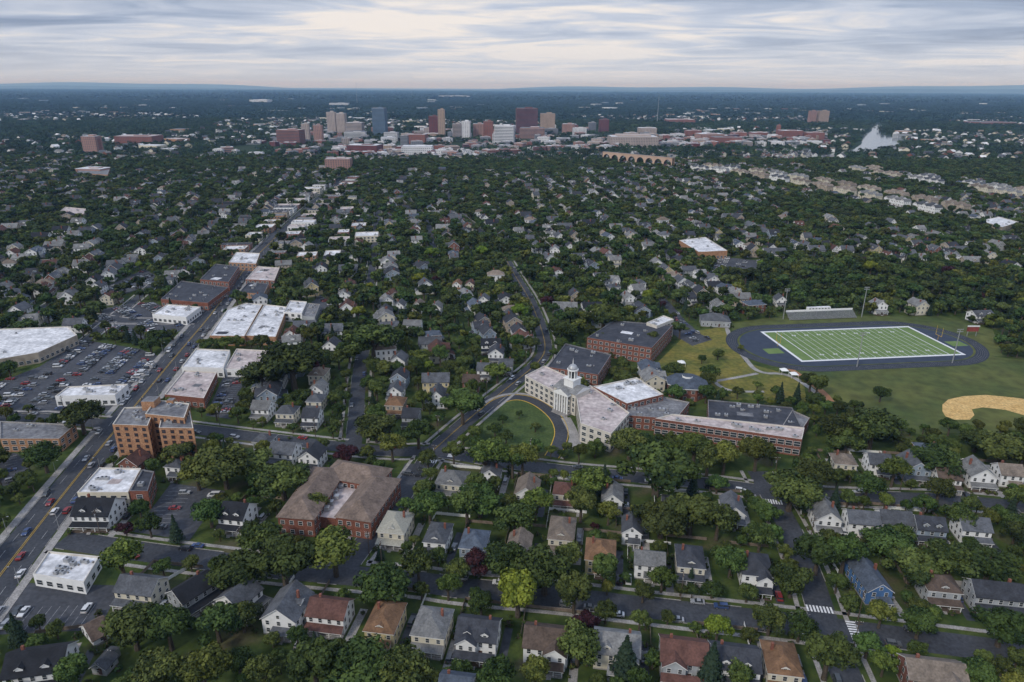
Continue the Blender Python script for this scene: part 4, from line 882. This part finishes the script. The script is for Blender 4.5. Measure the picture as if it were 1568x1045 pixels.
def cp(nm,c): return ramp_mat(nm,tuple(x*.9 for x in c),c,.5,.3,spec=.6)
paints=[cp('paint_%d'%i,c) for i,c in enumerate([(.62,.62,.62),(.30,.31,.33),(.10,.105,.11),(.03,.03,.035),(.02,.022,.03),(.04,.07,.17),(.24,.025,.025),(.36,.37,.38),(.14,.15,.16),(.06,.07,.08)])]
cars=[carmesh(p,k) for p in paints for k in('sedan','suv')]+[carmesh(paints[0],'van')]
nc=0
def put(X,Y,rz,nm='parked_car',z=.06):
    global nc; nc+=1; inst(nm,tr.choice(cars),X,Y,rz,1,z)
for p in lotw:
    n=len(p);le=max(range(n),key=lambda i:(Vector(p[(i+1)%n])-Vector(p[i])).length);d=(Vector(p[(le+1)%n])-Vector(p[le])).normalized();nn=Vector((-d.y,d.x))
    pin=inset(p,2.6);o=Vector(p[le]);mb=MB()
    k=4.0;row=0
    while k<140:
        s_=0
        while s_<190:
            c=o+d*s_+nn*k
            if inpoly(c.x,c.y,pin):
                a=c-d*1.35
                mb.box(a.x,a.y,.045,.1,4.8,.012,WPAINT2,math.atan2(d.y,d.x))
                occ=.5+.3*math.sin(s_/14+k)+.1*math.sin(k)
                if tr.random()<occ and not at(occB,c.x,c.y): put(c.x+tr.gauss(0,.12),c.y+tr.gauss(0,.25),math.atan2(d.y,d.x)+tr.choice((0,math.pi))+tr.uniform(-.03,.03))
            s_+=2.75
        k+=5.3 if row%2==0 else 12.5; row+=1
    if mb.v: mb.obj('parking_bay_lines')
def along(r,off,gap,prob,nm,z=.3,y1=900):
    s,N=r['s'],r['n'];acc=0
    for i in range(len(s)-1):
        d=s[i+1]-s[i];acc+=d.length
        if acc<gap: continue
        if tr.random()<prob:
            c=s[i]+N[i]*off
            inter=sum(1 for q in R if q is not r and min((c-a).length for a in q['s'][::2])<q['w']/2+5)
            if c.y<y1 and abs(c.x)<c.y*.85+20 and inter==0: put(c.x,c.y,math.atan2(d.y,d.x)-math.pi/2+(math.pi if off>0 else 0),nm,.1); acc=0
for i,r in enumerate(R[:10]):
    if r['name']=='main_avenue':
        for o in(-6.9,6.9): along(r,o,6.5,.42,'parked_car')
        for o in(-2.4,2.4): along(r,o,20,.25,'car')
    else:
        for o in(-r['w']/2+1.2,r['w']/2-1.2): along(r,o,7,.16,'parked_car')
for (x,y,rz) in((945,943,AG+1.57),(1036,951,AG+1.57),(707,887,AG+1.57),(303,838,AG+1.57),(1068,924,AG+1.57),(962,890,AG),(948,890,AG),(958,755,AG),(1448,760,AG+1.57),(1552,785,AG+1.57)):
    X,Y=G(x,y);put(X,Y,rz,'parked_car',.12)
for (X,Y,rz,w,d) in HP[:50]:
    if w>6 and tr.random()<.7: c,s_=math.cos(rz),math.sin(rz);a,b=w/2+2,tr.uniform(-d/2-3,d/2);put(X+a*c-b*s_,Y+a*s_+b*c,rz)
print('cars',nc)
# ---------------------------------------------------------------- crosswalks
def zebra(C,u,v,dist,half,n=8,L=3.2,z=.27):
    mb=MB()
    for i in range(n):
        o=-half+2*half*(i+.5)/n;c=C+u*dist+v*o;mb.box(c.x,c.y,z-.02,L,.6,.02,WPAINT,math.atan2(u.y,u.x))
    mb.obj('zebra_crossing')
C0=Vector(G(1265,962))
for u,v in((e1,e2),(-e1,e2),(e2,e1),(-e2,e1)): zebra(C0,u,v,8.2,4.3,8,3.0)
C1=Vector(G(1177,753));zebra(C1,-e2,e1,8,4);zebra(Vector(G(664,692)),e1,e2,9,4);zebra(Vector(G(664,692)),-e2,e1,9,4);zebra(Vector(G(85,800)),e1,e2,14,5)
# ---------------------------------------------------------------- utility poles and lamps
mb=MB();mb.cyl(0,0,0,11,.17,.11,WOOD,7)
for z in(10.3,9.4): mb.box(0,0,z,2.4,.12,.14,WOOD)
for x in(-1.1,-.5,.5,1.1): mb.cyl(x,0,10.44,10.65,.06,.06,TRIM,6)
mb.cyl(.35,0,8,8.9,.22,.22,METAL,8); pole=mb.mesh('utility_pole')
mb=MB();mb.cyl(0,0,0,7.5,.11,.07,METAL,8);limb(mb,(0,0,7.4),(1.6,0,8),.05,.04);mb.box(1.8,0,7.93,.7,.28,.14,METAL);lamp=mb.mesh('street_lamp')
for r in R[:8]:
    s,N=r['s'],r['n']
    for i in range(3,len(s),8 if r['name']!='main_avenue' else 6):
        for sg in((1,-1) if r['name']=='main_avenue' else(1,)):
            c=s[i]+N[i]*sg*(r['w']/2+1.0)
            if c.y>750 or at(occR,c.x,c.y): continue
            d=N[i];inst('street_lamp' if r['name']=='main_avenue' else 'utility_pole',lamp if r['name']=='main_avenue' else pole,c.x,c.y,math.atan2(-d.y*sg,-d.x*sg))
# ---------------------------------------------------------------- camera
cam=bpy.data.cameras.new('camera');cam.sensor_width=36;cam.lens=24;cam.clip_start=1;cam.clip_end=200000
co=bpy.data.objects.new('camera',cam);scene.collection.objects.link(co)
r0=Vector((1,0,0));u0=Vector((0,SP,CP));bk=Vector((0,-CP,SP))
rt=(r0+u0*RO).normalized();up=(u0-r0*RO).normalized()
M=Matrix(((rt.x,up.x,bk.x,0),(rt.y,up.y,bk.y,0),(rt.z,up.z,bk.z,CH),(0,0,0,1)));co.matrix_world=M;scene.camera=co
# ---------------------------------------------------------------- light
EL,AZ=math.radians(40),math.radians(222)  # soft sun behind-left of the viewpoint
sd=bpy.data.lights.new('sun','SUN');sd.energy=2.0;sd.angle=math.radians(10);sd.color=(1,.94,.84);so=bpy.data.objects.new('sun',sd);scene.collection.objects.link(so)
dirv=Vector((math.sin(AZ)*math.cos(EL),math.cos(AZ)*math.cos(EL),math.sin(EL)));so.rotation_euler=dirv.to_track_quat('Z','Y').to_euler()
w=bpy.data.worlds.new('World');scene.world=w;w.use_nodes=True;nt=w.node_tree;n=nt.nodes;l=nt.links;bg=n['Background'];bg.inputs['Strength'].default_value=.1
sky=n.new('ShaderNodeTexSky');sky.sky_type='NISHITA';sky.sun_disc=False;sky.sun_elevation=EL;sky.sun_rotation=AZ
tc_=n.new('ShaderNodeTexCoord');sx=n.new('ShaderNodeSeparateXYZ');l.new(tc_.outputs['Generated'],sx.inputs[0])
def M_(op,a,b=None):
    q=n.new('ShaderNodeMath');q.operation=op
    for i,v in((0,a),(1,b)):
        if v is None: continue
        if isinstance(v,(int,float)): q.inputs[i].default_value=v
        else: l.new(v,q.inputs[i])
    return q.outputs[0]
zc=M_('ADD',M_('MAXIMUM',sx.outputs['Z'],0.0),.05)
def cloud(sc,xs,det,dist,off):
    cx=n.new('ShaderNodeCombineXYZ');l.new(M_('MULTIPLY',M_('DIVIDE',sx.outputs['X'],zc),xs),cx.inputs[0]);l.new(M_('DIVIDE',sx.outputs['Y'],zc),cx.inputs[1]);cx.inputs[2].default_value=off
    nz=n.new('ShaderNodeTexNoise');nz.inputs['Scale'].default_value=sc;nz.inputs['Detail'].default_value=det;nz.inputs['Roughness'].default_value=.55;nz.inputs['Distortion'].default_value=dist;l.new(cx.outputs[0],nz.inputs['Vector']);return nz.outputs['Fac']
na_=M_('ADD',M_('MULTIPLY',cloud(.3,.8,3,.4,5.3),.55),M_('MULTIPLY',cloud(.95,.7,9,1.0,8.2),.45))
grd=n.new('ShaderNodeMapRange');grd.inputs[1].default_value=.03;grd.inputs[2].default_value=.14;grd.inputs[3].default_value=.02;grd.inputs[4].default_value=-.045;l.new(sx.outputs['Z'],grd.inputs[0])
na_=M_('ADD',na_,grd.outputs[0])
cr=n.new('ShaderNodeValToRGB');l.new(na_,cr.inputs[0]);e=cr.color_ramp.elements
e[0].position=.36;e[0].color=(2.5,3.1,4.5,1);e[1].position=.60;e[1].color=(9.2,8.6,8.2,1);q=e.new(.44);q.color=(3.9,4.6,6.1,1);q=e.new(.52);q.color=(5.9,6.4,7.6,1)
mr=n.new('ShaderNodeMapRange');mr.inputs[1].default_value=.0;mr.inputs[2].default_value=.07;mr.inputs[3].default_value=.9;mr.inputs[4].default_value=0;l.new(sx.outputs['Z'],mr.inputs[0])
mh=n.new('ShaderNodeMix');mh.data_type='RGBA';l.new(mr.outputs[0],mh.inputs[0]);l.new(cr.outputs[0],mh.inputs[6]);mh.inputs[7].default_value=(6.9,7.2,8.0,1)
bz=n.new('ShaderNodeMapRange');bz.inputs[1].default_value=.2;bz.inputs[2].default_value=.9;bz.inputs[3].default_value=1;bz.inputs[4].default_value=2.0;l.new(sx.outputs['Z'],bz.inputs[0])
vm=n.new('ShaderNodeVectorMath');vm.operation='SCALE';l.new(mh.outputs[2],vm.inputs[0]);l.new(bz.outputs[0],vm.inputs['Scale'])
mx=n.new('ShaderNodeMix');mx.data_type='RGBA';mx.inputs[0].default_value=.94;l.new(sky.outputs[0],mx.inputs[6]);l.new(vm.outputs[0],mx.inputs[7]);l.new(mx.outputs[2],bg.inputs['Color'])
scene.view_settings.view_transform='Standard';scene.view_settings.look='None';scene.view_settings.exposure=0
print('total',time.time()-T0)
